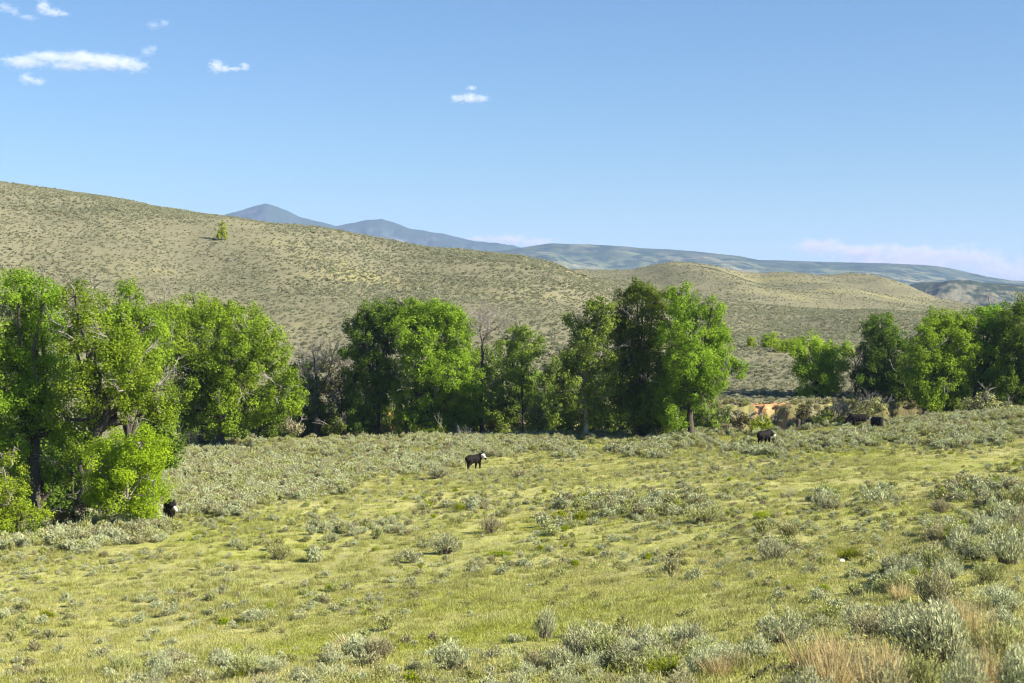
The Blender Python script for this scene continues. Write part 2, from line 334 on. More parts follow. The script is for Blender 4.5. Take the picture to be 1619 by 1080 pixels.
def ridge(name, pts, d, reach, base_row, mat, rough, gully, seed, cap=0.0, wooded=0.6):
    pts = np.array(pts, float); n = 700
    c = np.linspace(pts[0, 0], pts[-1, 0], n)
    py = np.interp(c, pts[:, 0], pts[:, 1])
    k = np.ones(5) / 5; py = np.convolve(np.pad(py, 2, 'edge'), k, 'valid')
    top = np.array([px_point(a, b, d)[2] for a, b in zip(c, py)])
    x = (c - CX) / F * d
    zb = -20.0
    s = np.concatenate([np.linspace(-1, 0, 70), np.linspace(0.06, 1, 16)])          # -1 foot in front, 0 crest, 1 foot behind
    V = np.zeros((len(s), n, 3))
    for i, q in enumerate(s):
        yy = d + q * reach * (1.0 if q < 0 else 0.7)
        f = 1 - abs(q)
        prof = f ** 1.25 if cap == 0 else np.where(f > 1 - cap, 1 - (1 - f) * 0.25, (1 - cap * 0.25) * (f / (1 - cap)) ** 1.4)
        gl = gully * fbm(x / (reach * 0.22), np.full(n, yy) / (reach * 0.75), seed, 5) * math.sin(math.pi * min(max(f, 0), 1)) * np.clip(top - zb, 0, None)
        rg = rough * fbm(x / (reach * 0.06), np.full(n, yy) / (reach * 0.1), seed + 50, 4) * (f > 0.02)
        V[i, :, 0] = x * (yy / d); V[i, :, 1] = yy; V[i, :, 2] = zb + (top - zb) * prof + gl + rg * (0.3 if abs(q) < 0.05 else 1)
    ii = np.arange(len(s) * n).reshape(len(s), n)
    Qr = np.stack([ii[:-1, :-1], ii[:-1, 1:], ii[1:, 1:], ii[1:, :-1]], -1).reshape(-1, 4)
    me = mesh(name, V.reshape(-1, 3), quads=Qr, mat=mat, smooth=True)
    fr = (V[:, :, 2] - zb) / np.maximum(top - zb, 1)[None, :]
    wood = np.clip(sstep(0.72, 0.95, fr + 0.5 * fbm(V[:, :, 0] / (reach * 0.05), V[:, :, 1] / (reach * 0.05), seed + 9, 4)), 0, 1) * wooded      # trees on the top
    fattr(me, 'cap', wood.ravel())
    return tag(link(name, me), kind='structure')
ridge('mountains', [(200, 372), (300, 352), (375, 334), (405, 325), (422, 321), (440, 327), (475, 343), (530, 358), (548, 353), (580, 348), (605, 346), (625, 352), (650, 362), (700, 369), (740, 380), (790, 388), (840, 393), (900, 402), (1000, 425)], 7800, 2400, 478, M['mountain'], 34, 0.42, 3)
ridge('mesa', [(640, 425), (700, 410), (760, 400), (830, 391), (868, 385), (930, 386), (990, 390), (1050, 394), (1110, 399), (1170, 405), (1200, 411), (1260, 412), (1330, 415), (1400, 416), (1440, 418), (1480, 421), (1520, 428), (1560, 437), (1600, 443), (1680, 447), (1800, 449), (2000, 452)], 6000, 2300, 478, M['mesa_far'], 11, 0.5, 8)
ridge('butte', [(1395, 476), (1420, 460), (1440, 449), (1460, 446), (1500, 446), (1560, 447), (1619, 451), (1700, 455), (1850, 458), (2000, 470)], 2600, 420, 478, M['mesa_near'], 2.5, 0.42, 15, 0.25, 0.95)

# ------------------------------------------------------------------ tubes, twigs
def tube(V, Qd, pts, radii, sides=6):
    pts = np.asarray(pts, float); n = len(pts)
    base = sum(len(a) for a in V)
    tg = np.gradient(pts, axis=0); tg /= np.linalg.norm(tg, axis=1)[:, None] + 1e-9
    ref = np.array([1.0, 0.1, 0.0]) if abs(tg[0, 0]) < 0.8 else np.array([0, 1.0, 0.2])
    a = np.cross(tg, ref); a /= np.linalg.norm(a, axis=1)[:, None] + 1e-9; b = np.cross(tg, a)
    th = np.arange(sides) * 2 * math.pi / sides
    ring = pts[:, None, :] + np.asarray(radii)[:, None, None] * (np.cos(th)[None, :, None] * a[:, None, :] + np.sin(th)[None, :, None] * b[:, None, :])
    V.append(ring.reshape(-1, 3))
    i = base + np.arange(n * sides).reshape(n, sides); j = np.roll(i, -1, axis=1)
    Qd.append(np.stack([i[:-1], j[:-1], j[1:], i[1:]], -1).reshape(-1, 4))
def wobble(a, b, n, amp, r, sag=0.0):
    t = np.linspace(0, 1, n)[:, None]
    p = a + (b - a) * t + r.normal(0, amp, (n, 3)) * (np.sin(math.pi * t) ** 0.7)
    p[:, 2] += sag * np.sin(math.pi * t[:, 0])
    return p
def twigs(V, Qd, start, direction, length, rad, depth, r, spread=0.55, kids=3, sides=4):
    d = direction / np.linalg.norm(direction)
    end = start + d * length
    p = wobble(start, end, 4, length * 0.05, r); tube(V, Qd, p, np.linspace(rad, rad * 0.55, 4), sides if depth > 1 else 3)
    if depth <= 0: return
    for k in range(kids):
        t = r.uniform(0.45, 1.0); q = p[0] + (p[-1] - p[0]) * t
        nd = d + r.normal(0, spread, 3); nd[2] += 0.12
        twigs(V, Qd, q, nd, length * r.uniform(0.5, 0.75), rad * 0.5, depth - 1, r, spread, kids, sides)
def leaves(centres, normals, size, r, aspect=0.75, tri=False):
    n = len(centres)
    nrm = normals / (np.linalg.norm(normals, axis=1)[:, None] + 1e-9)
    t = r.normal(0, 1, (n, 3)); a = np.cross(nrm, t); a /= np.linalg.norm(a, axis=1)[:, None] + 1e-9; b = np.cross(nrm, a)
    s = size[:, None]
    if tri:
        s = s * 1.16
        v = np.stack([centres - a * s, centres + a * s * 0.8 + b * s * 0.75, centres + a * s * 0.6 - b * s * 0.85], 1)
        return v.reshape(-1, 3), np.arange(3 * n).reshape(n, 3)
    v = np.stack([centres - a * s, centres + b * s * aspect, centres + a * s, centres - b * s * aspect], 1)
    return v.reshape(-1, 3), np.arange(4 * n).reshape(n, 4)

# ------------------------------------------------------------------ trees
def clump_leaves(lobes, r, density, leaf, open_=0.0):
    """leaf clusters spread through each lobe, mostly near its outside"""
    P, Nn, S, Tn, hubs = [], [], [], [], []
    for (c, rad) in lobes:
        area = (rad[0] * rad[2] + rad[0] * rad[1] + rad[1] * rad[2]) / 3 * 4 * math.pi
        ns = max(6, int(area * 0.80 * density))
        for k in range(ns):
            d = r.normal(0, 1, 3); d /= np.linalg.norm(d)
            q = r.uniform(0.25, 1.0) ** 0.6 * r.choice([1.0, 1.0, 1.0, 1.12])
            if r.uniform() < open_: continue
            sc = c + d * rad * q; cr = r.uniform(0.25, 0.85) * min(1.0, 0.45 + rad.mean() * 0.28)
            if r.uniform() < 0.3: hubs.append((c, sc))
            nl = int(r.uniform(34, 58) * (cr / 0.5) ** 1.6 * (0.17 / leaf) ** 1.7)
            e = r.normal(0, 1, (nl, 3)); e /= np.linalg.norm(e, axis=1)[:, None]
            rr = r.uniform(0.15, 1.0, nl) ** 0.5 * cr
            loose = np.where(r.uniform(0, 1, nl) < 0.16, r.uniform(1.0, 1.8, nl), 1.0)
            P.append(sc + e * (rr * loose)[:, None] * np.array([1.0, 1.0, 0.95])); Nn.append(e * 0.55 + d * 0.75 + np.array([0, 0, 0.3]) + r.normal(0, 0.6, (nl, 3)))
            S.append(r.uniform(0.5, 1.1, nl) * leaf * 0.86); Tn.append(np.clip(r.normal(0.5, 0.17) + r.normal(0, 0.16, nl), 0, 1))
    return np.concatenate(P), np.concatenate(Nn), np.concatenate(S), np.concatenate(Tn), hubs
def make_tree(name, label, base_px, d, lobes_px, mat='leaf_a', seed=1, trunk_r=0.28, density=1.0, leaf=0.15, bark='bark', lean=0.0, dead=0, cat='tree', group='cottonwoods along the creek', open_=0.0, fork=0.35, trunk_px=None, twin=0.4, depth_k=0.75):
    r = np.random.RandomState(seed * 131 + 5)
    leaf = leaf * (0.86 if d > 100 else 0.76)
    bx = (base_px - CX) / F * d; base = np.array([bx, d, T1(bx, d)])
    root = bpy.data.objects.new(name, None); COL.objects.link(root); root.location = base
    tag(root, label, cat, group)
    lobes = []
    xs = [l[0] for l in lobes_px]; half = max(1.2, (max(xs) - min(xs)) / 2 * d / F)
    for (a, b, rx, ry) in lobes_px:
        k = d / F
        rad = np.array([rx * k, rx * k * 0.9, ry * k]) * 1.17
        off = r.uniform(-0.6, 0.6) * half * depth_k
        p = px_point(a, b, d + off) - base; p *= 1.0
        lobes.append((p, rad))
        if r.uniform() < twin and rx * k > 1.3:
            p2 = px_point(a, b, d + off + rad[0] * 1.3) - base; p2[0] += r.uniform(-.4, .4) * rad[0]; p2[2] -= 0.15 * rad[2]
            lobes.append((p2, rad * 0.85))
    P, Nn, S, Tn, hubs = clump_leaves(lobes, r, density, leaf, open_)
    v, q = leaves(P, Nn, S, r, tri=d > 100)
    me = mesh('crown', v, quads=q if d <= 100 else None, tris=q if d > 100 else None, mat=M[mat]); fattr(me, 'tint', np.repeat(Tn, q.shape[1]))
    # trunk with limbs
    V, Qd = [], []
    ctr = np.mean([l[0] for l in lobes], axis=0); top = max(l[0][2] for l in lobes)
    fk = np.array([ctr[0] * 0.35 + lean, ctr[1] * 0.3, top * fork])
    tp = wobble(np.array([0, 0, -0.4]), fk, 6, 0.08 * trunk_r / 0.28, r)
    tube(V, Qd, tp, trunk_r * np.array([1.55, 1.05, 0.95, 0.88, 0.82, 0.78]), 9)
    for (c, rad) in lobes:
        st = tp[-1] if c[2] > fk[2] else tp[2 + r.randint(3)]
        b = wobble(st, c, 6, 0.22, r, 0.1); tube(V, Qd, b, trunk_r * np.linspace(0.55, 0.16, 6), 6)
    for (c, sc) in hubs:
        b = wobble(c + (sc - c) * -0.1, sc, 4, 0.1, r); tube(V, Qd, b, np.linspace(0.045, 0.014, 4), 3)
    tm = mesh('trunk', np.concatenate(V), quads=np.concatenate(Qd), mat=M[bark], smooth=True)
    link('trunk', tm, root); link('crown', me, root)
    if dead:
        V, Qd = [], []
        for k in range(dead):
            c, rad = lobes[r.randint(len(lobes))]
            dr = r.normal(0, 1, 3); dr[2] = abs(dr[2]) * 0.9; dr[1] = -abs(dr[1]); dr /= np.linalg.norm(dr)
            twigs(V, Qd, c + dr * rad * 0.35, dr + np.array([0, 0, 0.3]), rad.mean() * r.uniform(0.75, 1.1), 0.055, 2, r, 0.5, 3)
        tag(link('bare_twigs', mesh('bare_twigs', np.concatenate(V), quads=np.concatenate(Qd), mat=M['twig']), root), kind='stuff')
    return root
def make_snag(name, label, base_px, d, forks_px, seed, trunk_r=0.2, mat='bark', leaf_lobes=None, leafmat='leaf_c', spread=0.5, depth=3, group='bare trees along the creek', tw='twig'):
    """a bare tree: trunk to each listed fork end, twigs on every limb"""
    r = np.random.RandomState(seed * 77 + 3)
    bx = (base_px - CX) / F * d; base = np.array([bx, d, T1(bx, d)])
    root = bpy.data.objects.new(name, None); COL.objects.link(root); root.location = base
    tag(root, label, 'tree', group)
    V, Qd, V2, Q2 = [], [], [], []
    for path in forks_px:
        pts = [px_point(a, b, d + r.uniform(-0.6, 0.6)) - base for (a, b) in path[0]]
        if path[1]: pts = [np.array([0, 0, -0.4])] + pts
        pp = []
        for a, b in zip(pts[:-1], pts[1:]): pp += list(wobble(a, b, 4, 0.07, r)[:-1])
        pp.append(pts[-1]); pp = np.array(pp)
        tube(V, Qd, pp, np.linspace(path[2], path[3], len(pp)), 7)
        for k in range(path[4]):
            i = r.randint(max(1, len(pp) // 3), len(pp)); dr = r.normal(0, 0.8, 3); dr[2] = abs(dr[2]) + 0.4
            twigs(V2, Q2, pp[i], dr, r.uniform(0.8, 1.9), 0.04, depth, r, spread, 3)
    link('trunk', mesh('trunk', np.concatenate(V), quads=np.concatenate(Qd), mat=M[mat], smooth=True), root)
    if V2: tag(link('bare_twigs', mesh('bare_twigs', np.concatenate(V2), quads=np.concatenate(Q2), mat=M[tw]), root), kind='stuff')
    if leaf_lobes:
        lobes = [(px_point(a, b, d) - base, np.array([rx, rx, ry]) * d / F) for (a, b, rx, ry) in leaf_lobes]
        P, Nn, S, Tn, _ = clump_leaves(lobes, r, 0.9, 0.15); v, q = leaves(P, Nn, S, r)
        me = mesh('crown', v, quads=q, mat=M[leafmat]); fattr(me, 'tint', np.repeat(Tn, 4)); link('crown', me, root)
    return root

make_tree('cottonwood_tree', 'tall cottonwood at the left edge of the photo with twiggy top', 50, 99,
    [(30, 462, 34, 30), (70, 470, 30, 28), (8, 520, 36, 40), (60, 520, 42, 36), (28, 580, 42, 42), (80, 590, 40, 38), (5, 640, 40, 40), (55, 640, 42, 36), (20, 690, 34, 30), (85, 650, 30, 40), (-40, 560, 50, 60), (-60, 640, 50, 50), (95, 690, 22, 22), (45, 725, 30, 22), (75, 745, 26, 22), (55, 770, 26, 20), (100, 735, 24, 24)], 'leaf_a', 1, 0.42, 1.0, 0.135, dead=26, lean=0.3, fork=0.45)
make_tree('cottonwood_tree', 'broad tall cottonwood with leaning trunk behind the young leafy tree', 118, 96,
    [(118, 470, 32, 30), (110, 520, 30, 30), (150, 500, 32, 30), (150, 550, 44, 40), (195, 545, 32, 36), (205, 590, 42, 40), (245, 620, 30, 42), (205, 625, 42, 32), (140, 615, 44, 38), (100, 655, 22, 28), (250, 650, 24, 26), (165, 660, 30, 24), (125, 705, 24, 22), (110, 745, 22, 22), (135, 690, 26, 24)], 'leaf_a', 2, 0.40, 0.9, 0.135, dead=22, lean=0.8, fork=0.40)
make_tree('cottonwood_tree', 'cottonwood whose small round top shows above the left grove', 195, 112,
    [(205, 466, 21, 19), (190, 500, 34, 26), (225, 520, 30, 30), (190, 560, 34, 34), (240, 570, 30, 34)], 'leaf_a', 3, 0.3, 0.9, 0.14, dead=10)
make_tree('cottonwood_tree', 'wide domed cottonwood with pale bare branches, right of the left grove', 345, 141,
    [(262, 505, 36, 28), (310, 492, 34, 24), (345, 500, 34, 26), (385, 512, 34, 28), (415, 535, 30, 28), (432, 560, 22, 26), (270, 550, 36, 34), (315, 550, 44, 36), (365, 560, 44, 36), (405, 590, 34, 32), (300, 605, 40, 36), (350, 615, 40, 34), (455, 615, 26, 28), (440, 645, 28, 24), (470, 640, 14, 16), (390, 645, 34, 24), (290, 650, 30, 28), (350, 660, 30, 18)], 'leaf_a', 4, 0.42, 1.0, 0.14, dead=34, fork=0.3)
make_tree('young_cottonwood', 'young bright green leafy tree with leaning pale trunk in front of the left grove', 184, 86.5,
    [(190, 705, 32, 28), (225, 700, 26, 26), (160, 735, 32, 30), (205, 745, 42, 34), (245, 735, 22, 34), (150, 770, 24, 26), (195, 785, 44, 26), (240, 780, 24, 28), (165, 800, 24, 18), (225, 805, 24, 14), (215, 720, 34, 26), (180, 770, 34, 26)], 'leaf_lime', 5, 0.17, 1.3, 0.10, bark='pale_bark', dead=6, lean=0.3, fork=0.3, depth_k=0.7)
make_tree('low_cottonwood', 'low leafy tree with bare grey forked branches at the left edge', 28, 85,
    [(12, 745, 22, 22), (14, 790, 30, 28), (40, 815, 30, 24), (70, 812, 20, 22), (0, 825, 26, 22), (-30, 780, 40, 40)], 'leaf_b', 6, 0.15, 1.0, 0.105, dead=8, fork=0.3, bark='bark')
make_tree('creek_tree', 'leafy tree with slim dark trunk just left of the domed pair, mid photo', 601, 167,
    [(590, 498, 26, 22), (566, 520, 20, 20), (618, 495, 28, 22), (575, 545, 24, 22), (548, 556, 13, 14), (612, 535, 34, 30), (590, 580, 34, 28), (562, 600, 22, 22), (615, 610, 28, 26), (580, 640, 28, 22), (570, 668, 24, 14)], 'leaf_dark', 7, 0.24, 0.95, 0.155, dead=14, fork=0.5)
make_tree('creek_tree', 'round-headed bright cottonwood in the middle of the photo left of the bare forked tree', 640, 165,
    [(650, 486, 18, 18), (672, 496, 26, 22), (700, 500, 28, 22), (725, 520, 22, 26), (655, 525, 34, 30), (695, 540, 38, 32), (732, 560, 20, 30), (665, 575, 38, 34), (712, 590, 38, 32), (742, 610, 18, 30), (660, 625, 36, 28), (700, 635, 40, 30), (738, 650, 20, 24), (650, 662, 32, 16), (700, 668, 34, 14)], 'leaf_a', 8, 0.34, 1.0, 0.155, dead=18, fork=0.35)
make_tree('creek_tree', 'thin leafy tree right of the bare forked tree', 829, 166,
    [(822, 528, 20, 14), (800, 545, 18, 14), (835, 548, 24, 16), (856, 538, 8, 9), (812, 570, 22, 18), (826, 595, 18, 18), (795, 600, 16, 22), (838, 625, 14, 20), (800, 640, 20, 24), (780, 630, 16, 22)], 'leaf_c', 9, 0.14, 0.85, 0.15, dead=16, fork=0.55)
make_tree('creek_tree', 'tall cottonwood with pale straight trunk and twiggy grey left side', 928, 157,
    [(956, 482, 18, 18), (935, 490, 16, 16), (900, 506, 15, 11), (952, 515, 22, 26), (925, 530, 22, 26), (950, 560, 24, 28), (910, 570, 26, 24), (882, 588, 22, 22), (945, 605, 22, 30), (895, 620, 28, 26), (940, 645, 22, 26), (878, 645, 18, 20), (905, 655, 24, 18)], 'leaf_c', 10, 0.26, 1.0, 0.15, bark='pale_bark', dead=24, fork=0.5)
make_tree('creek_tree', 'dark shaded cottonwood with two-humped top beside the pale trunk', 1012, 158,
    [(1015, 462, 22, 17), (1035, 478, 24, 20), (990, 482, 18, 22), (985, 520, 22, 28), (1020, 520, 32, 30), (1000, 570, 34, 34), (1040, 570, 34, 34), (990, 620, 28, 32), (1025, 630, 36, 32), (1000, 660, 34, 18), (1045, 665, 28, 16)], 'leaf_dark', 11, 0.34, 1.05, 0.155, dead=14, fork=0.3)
make_tree('creek_tree', 'sunlit cottonwood right of the dark shaded one, with side branch to the right', 1092, 154,
    [(1074, 466, 21, 17), (1125, 488, 20, 18), (1085, 495, 26, 22), (1135, 520, 20, 26), (1080, 530, 34, 28), (1115, 545, 32, 30), (1140, 565, 18, 24), (1090, 575, 36, 28), (1125, 595, 30, 22), (1165, 582, 16, 17), (1062, 610, 34, 26), (1100, 620, 28, 22), (1055, 645, 30, 22), (1070, 665, 20, 14)], 'leaf_a', 12, 0.36, 1.0, 0.15, dead=16, fork=0.35)
make_tree('creek_tree', 'separate rounded light green tree above the red dirt bank', 1290, 188,
    [(1278, 545, 24, 14), (1262, 558, 14, 12), (1325, 556, 20, 15), (1300, 562, 22, 16), (1285, 580, 28, 18), (1318, 580, 22, 16), (1262, 585, 12, 12), (1300, 605, 28, 16), (1285, 625, 26, 14), (1300, 640, 26, 12), (1270, 640, 18, 10)], 'leaf_b', 13, 0.22, 0.95, 0.16, dead=8, fork=0.3)
make_tree('creek_tree', 'first cottonwood of the right-hand grove, with dark lower crown', 1412, 183,
    [(1395, 512, 22, 15), (1375, 525, 15, 13), (1412, 530, 22, 18), (1382, 555, 24, 20), (1415, 560, 28, 22), (1378, 590, 24, 20), (1410, 600, 30, 22), (1440, 585, 22, 24), (1425, 625, 24, 14)], 'leaf_dark', 14, 0.28, 1.0, 0.155, dead=6, fork=0.35)
make_tree('creek_tree', 'bright-topped cottonwood with two leaning trunks in the right-hand grove', 1448, 164,
    [(1490, 508, 28, 16), (1515, 515, 24, 18), (1470, 530, 26, 20), (1505, 540, 30, 24), (1460, 560, 26, 24), (1492, 575, 30, 26), (1525, 560, 22, 26), (1465, 600, 28, 22), (1500, 612, 26, 20), (1475, 630, 26, 12)], 'leaf_a', 15, 0.3, 1.0, 0.15, dead=8, fork=0.3, lean=0.6)
make_tree('creek_tree', 'cottonwood with bare twigs showing, second from the right edge', 1530, 166,
    [(1545, 505, 22, 18), (1572, 495, 20, 16), (1555, 530, 26, 24), (1582, 525, 20, 22), (1540, 560, 26, 24), (1572, 570, 28, 28), (1550, 595, 24, 20), (1580, 605, 20, 20)], 'leaf_a', 16, 0.28, 1.0, 0.15, dead=14, fork=0.3)
make_tree('creek_tree', 'cottonwood cut off by the right edge of the photo', 1622, 163,
    [(1605, 495, 20, 16), (1630, 490, 24, 20), (1600, 530, 22, 24), (1635, 535, 30, 28), (1605, 570, 24, 26), (1640, 580, 30, 30), (1600, 608, 24, 20), (1630, 620, 30, 18), (1665, 550, 30, 30), (1670, 600, 30, 30)], 'leaf_dark', 17, 0.3, 1.0, 0.15, dead=8, fork=0.4)
make_tree('hillside_tree', 'lone small yellow-green tree high on the bare hillside', 350, ground_at(350, 379, 190, 450)[1], [(351, 356, 5, 6), (345, 364, 5, 6), (355, 364, 4, 8), (348, 373, 7, 5), (357, 374, 4, 3)], 'rabbit', 18, 0.10, 1.0, 0.18, cat='tree', group=None, fork=0.3)
for i, (a, b, w, h, lab) in enumerate(((1186, 541, 9, 8, 'smallest round bush on the slope above the red dirt bank'), (1216, 536, 13, 14, 'upright green bush on the slope, between a smaller bush and the rounded tree'), (1240, 545, 15, 10, 'low spreading bush touching the left of the rounded light green tree'))):
    make_tree('slope_bush', lab, a, ground_at(a, b + h * 1.2, 185, 500)[1], [(a - w * .3, b + h * .2, w * .7, h * .8), (a + w * .35, b, w * .7, h * .8), (a, b + h * .5, w * .9, h * .6)], 'leaf_b', 20 + i, 0.08, 1.2, 0.17, cat='bush', group='bushes on the far slope', fork=0.2)
make_snag('bare_tree', 'dark dead tree with feathery bare twigs between the two leafy domes', 499, 168,
    [([(500, 640), (499, 590), (494, 556)], True, 0.26, 0.06, 26), ([(500, 630), (520, 590), (525, 565)], False, 0.10, 0.03, 16), ([(499, 640), (482, 600), (478, 560)], False, 0.09, 0.03, 14)], 31, leaf_lobes=[(484, 590, 12, 20), (520, 645, 14, 12), (488, 640, 14, 20), (510, 605, 12, 14)], leafmat='leaf_dark')
make_snag('bare_tree', 'bare grey brush tree behind the slim dark trunk', 542, 174,
    [([(540, 640), (542, 590), (536, 560)], True, 0.12, 0.03, 30), ([(541, 640), (556, 600), (560, 580)], False, 0.07, 0.02, 20)], 32, leaf_lobes=[(545, 640, 14, 16)], leafmat='leaf_dark')
make_snag('bare_tree', 'bare forked tree standing up between leafy crowns, mid photo', 762, 168,
    [([(760, 640), (762, 580), (762, 548), (766, 534), (778, 522), (792, 513)], True, 0.26, 0.06, 10), ([(763, 548), (759, 526), (760, 504)], False, 0.13, 0.03, 14), ([(768, 530), (772, 514), (768, 500)], False, 0.06, 0.02, 16)], 33, leaf_lobes=[(768, 580, 14, 14), (772, 612, 16, 20), (765, 650, 18, 18), (758, 560, 6, 10)], leafmat='leaf_a')
make_snag('bare_tree', 'dark leafless thicket tree between the rounded tree and right-hand grove', 1352, 185,
    [([(1352, 620), (1354, 590), (1350, 565)], True, 0.13, 0.03, 34), ([(1352, 620), (1366, 595), (1370, 570)], False, 0.08, 0.02, 24)], 34, leaf_lobes=[(1358, 600, 12, 18), (1368, 625, 14, 12)], leafmat='leaf_dark', tw='dark_wood')

# creekside shrubs, each a thing of its own
SHRUBS = [(112, 812, 88, 34, 30, 'olive', 'olive brown shrub in the shade between the two low trees'),
          (325, 700, 143, 15, 16, 'willow', 'pale green willow bush at the foot of the domed cottonwood'),
          (300, 700, 142, 16, 12, 'sage_brown', 'grey brush left of the pale green willow bush'),
          (852, 664, 163, 13, 26, 'willow', 'pale willow left of the pale straight trunk'),
          (1172, 668, 153, 16, 16, 'olive', 'brownish green willow beside the red dirt bank'),
          (1150, 662, 156, 14, 18, 'willow', 'light green willow under the side branch of the sunlit cottonwood'),
          (1206, 672, 151, 18, 10, 'rabbit', 'vivid yellow-green low bush at the foot of the red dirt bank'),
          (1310, 664, 165, 26, 15, 'leaf_c', 'grey-green shrub right of the dirt bank'),
          (1335, 654, 168, 24, 15, 'sage_brown', 'dry tan shrub behind the side-on black cow'),
          (1380, 648, 163, 26, 16, 'sage_green', 'tall dusty sage clump behind the two black cows'),
          (1560, 645, 156, 34, 16, 'sage_green', 'dusty green shrub under the right-hand grove'),
          (1270, 655, 164, 12, 12, 'olive', 'dark brown shrub beside the dark stump'),
          (735, 690, 160, 16, 8, 'sage_brown', 'low grey-brown brush behind the white-faced calf'),
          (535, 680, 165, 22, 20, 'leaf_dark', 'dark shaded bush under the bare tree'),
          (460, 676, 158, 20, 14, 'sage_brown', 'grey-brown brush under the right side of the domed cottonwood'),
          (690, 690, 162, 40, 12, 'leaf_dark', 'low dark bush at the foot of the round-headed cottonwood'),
          (1030, 690, 158, 34, 14, 'leaf_dark', 'low dark bush at the foot of the dark shaded cottonwood')]
for i, (a, b, d, rx, ry, mt, lab) in enumerate(SHRUBS):
    o = make_tree('creek_shrub', lab, a, d, [(a - rx * .45, b - ry * .2, rx * .55, ry * .75), (a + rx * .4, b - ry * .1, rx * .6, ry * .7), (a, b - ry * .5, rx * .6, ry * .8)], mt, 60 + i, 0.07, 1.1 if d < 100 else 0.62, 0.10 if d < 100 else 0.14, cat='shrub', group='shrubs along the creek', fork=0.15, twin=0.2, dead=0 if d < 100 else 7)

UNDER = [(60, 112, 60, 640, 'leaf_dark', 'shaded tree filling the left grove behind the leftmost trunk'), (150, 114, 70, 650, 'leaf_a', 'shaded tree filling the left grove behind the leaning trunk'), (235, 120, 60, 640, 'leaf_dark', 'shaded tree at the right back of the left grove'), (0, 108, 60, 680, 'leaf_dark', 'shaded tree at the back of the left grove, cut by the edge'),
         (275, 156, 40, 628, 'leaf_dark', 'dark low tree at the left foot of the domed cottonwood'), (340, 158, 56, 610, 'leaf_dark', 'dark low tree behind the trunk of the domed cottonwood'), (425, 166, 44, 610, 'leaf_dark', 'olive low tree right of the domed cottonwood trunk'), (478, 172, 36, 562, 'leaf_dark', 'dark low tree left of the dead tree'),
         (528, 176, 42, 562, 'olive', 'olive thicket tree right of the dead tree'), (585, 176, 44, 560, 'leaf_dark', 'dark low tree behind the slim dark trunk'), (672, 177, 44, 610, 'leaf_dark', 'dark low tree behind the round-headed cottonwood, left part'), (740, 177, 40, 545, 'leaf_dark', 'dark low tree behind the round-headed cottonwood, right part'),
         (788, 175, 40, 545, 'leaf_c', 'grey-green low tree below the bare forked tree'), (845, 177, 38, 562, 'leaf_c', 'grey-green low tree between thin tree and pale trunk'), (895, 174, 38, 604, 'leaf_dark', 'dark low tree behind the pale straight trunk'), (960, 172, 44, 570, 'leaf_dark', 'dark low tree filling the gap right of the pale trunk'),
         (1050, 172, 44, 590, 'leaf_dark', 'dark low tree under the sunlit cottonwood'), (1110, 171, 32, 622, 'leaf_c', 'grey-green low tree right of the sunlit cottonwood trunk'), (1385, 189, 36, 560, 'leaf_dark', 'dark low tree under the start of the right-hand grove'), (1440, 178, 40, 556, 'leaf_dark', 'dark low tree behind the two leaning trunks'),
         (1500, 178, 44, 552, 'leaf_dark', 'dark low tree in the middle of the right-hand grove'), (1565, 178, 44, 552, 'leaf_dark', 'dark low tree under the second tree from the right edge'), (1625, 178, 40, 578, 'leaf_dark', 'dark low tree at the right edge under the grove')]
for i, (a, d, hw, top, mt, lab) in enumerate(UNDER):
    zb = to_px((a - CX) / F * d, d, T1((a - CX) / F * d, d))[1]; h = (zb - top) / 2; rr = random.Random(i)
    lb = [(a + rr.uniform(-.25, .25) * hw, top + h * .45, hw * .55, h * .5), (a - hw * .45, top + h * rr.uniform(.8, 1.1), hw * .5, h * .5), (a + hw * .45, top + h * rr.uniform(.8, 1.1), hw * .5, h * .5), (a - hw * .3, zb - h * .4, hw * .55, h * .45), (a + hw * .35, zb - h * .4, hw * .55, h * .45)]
    make_tree('understory_tree', lab, a, d, lb, mt, 90 + i, 0.12, 0.8, 0.17, group='low trees in the creek bottom', fork=0.3, twin=0.0, dead=5)

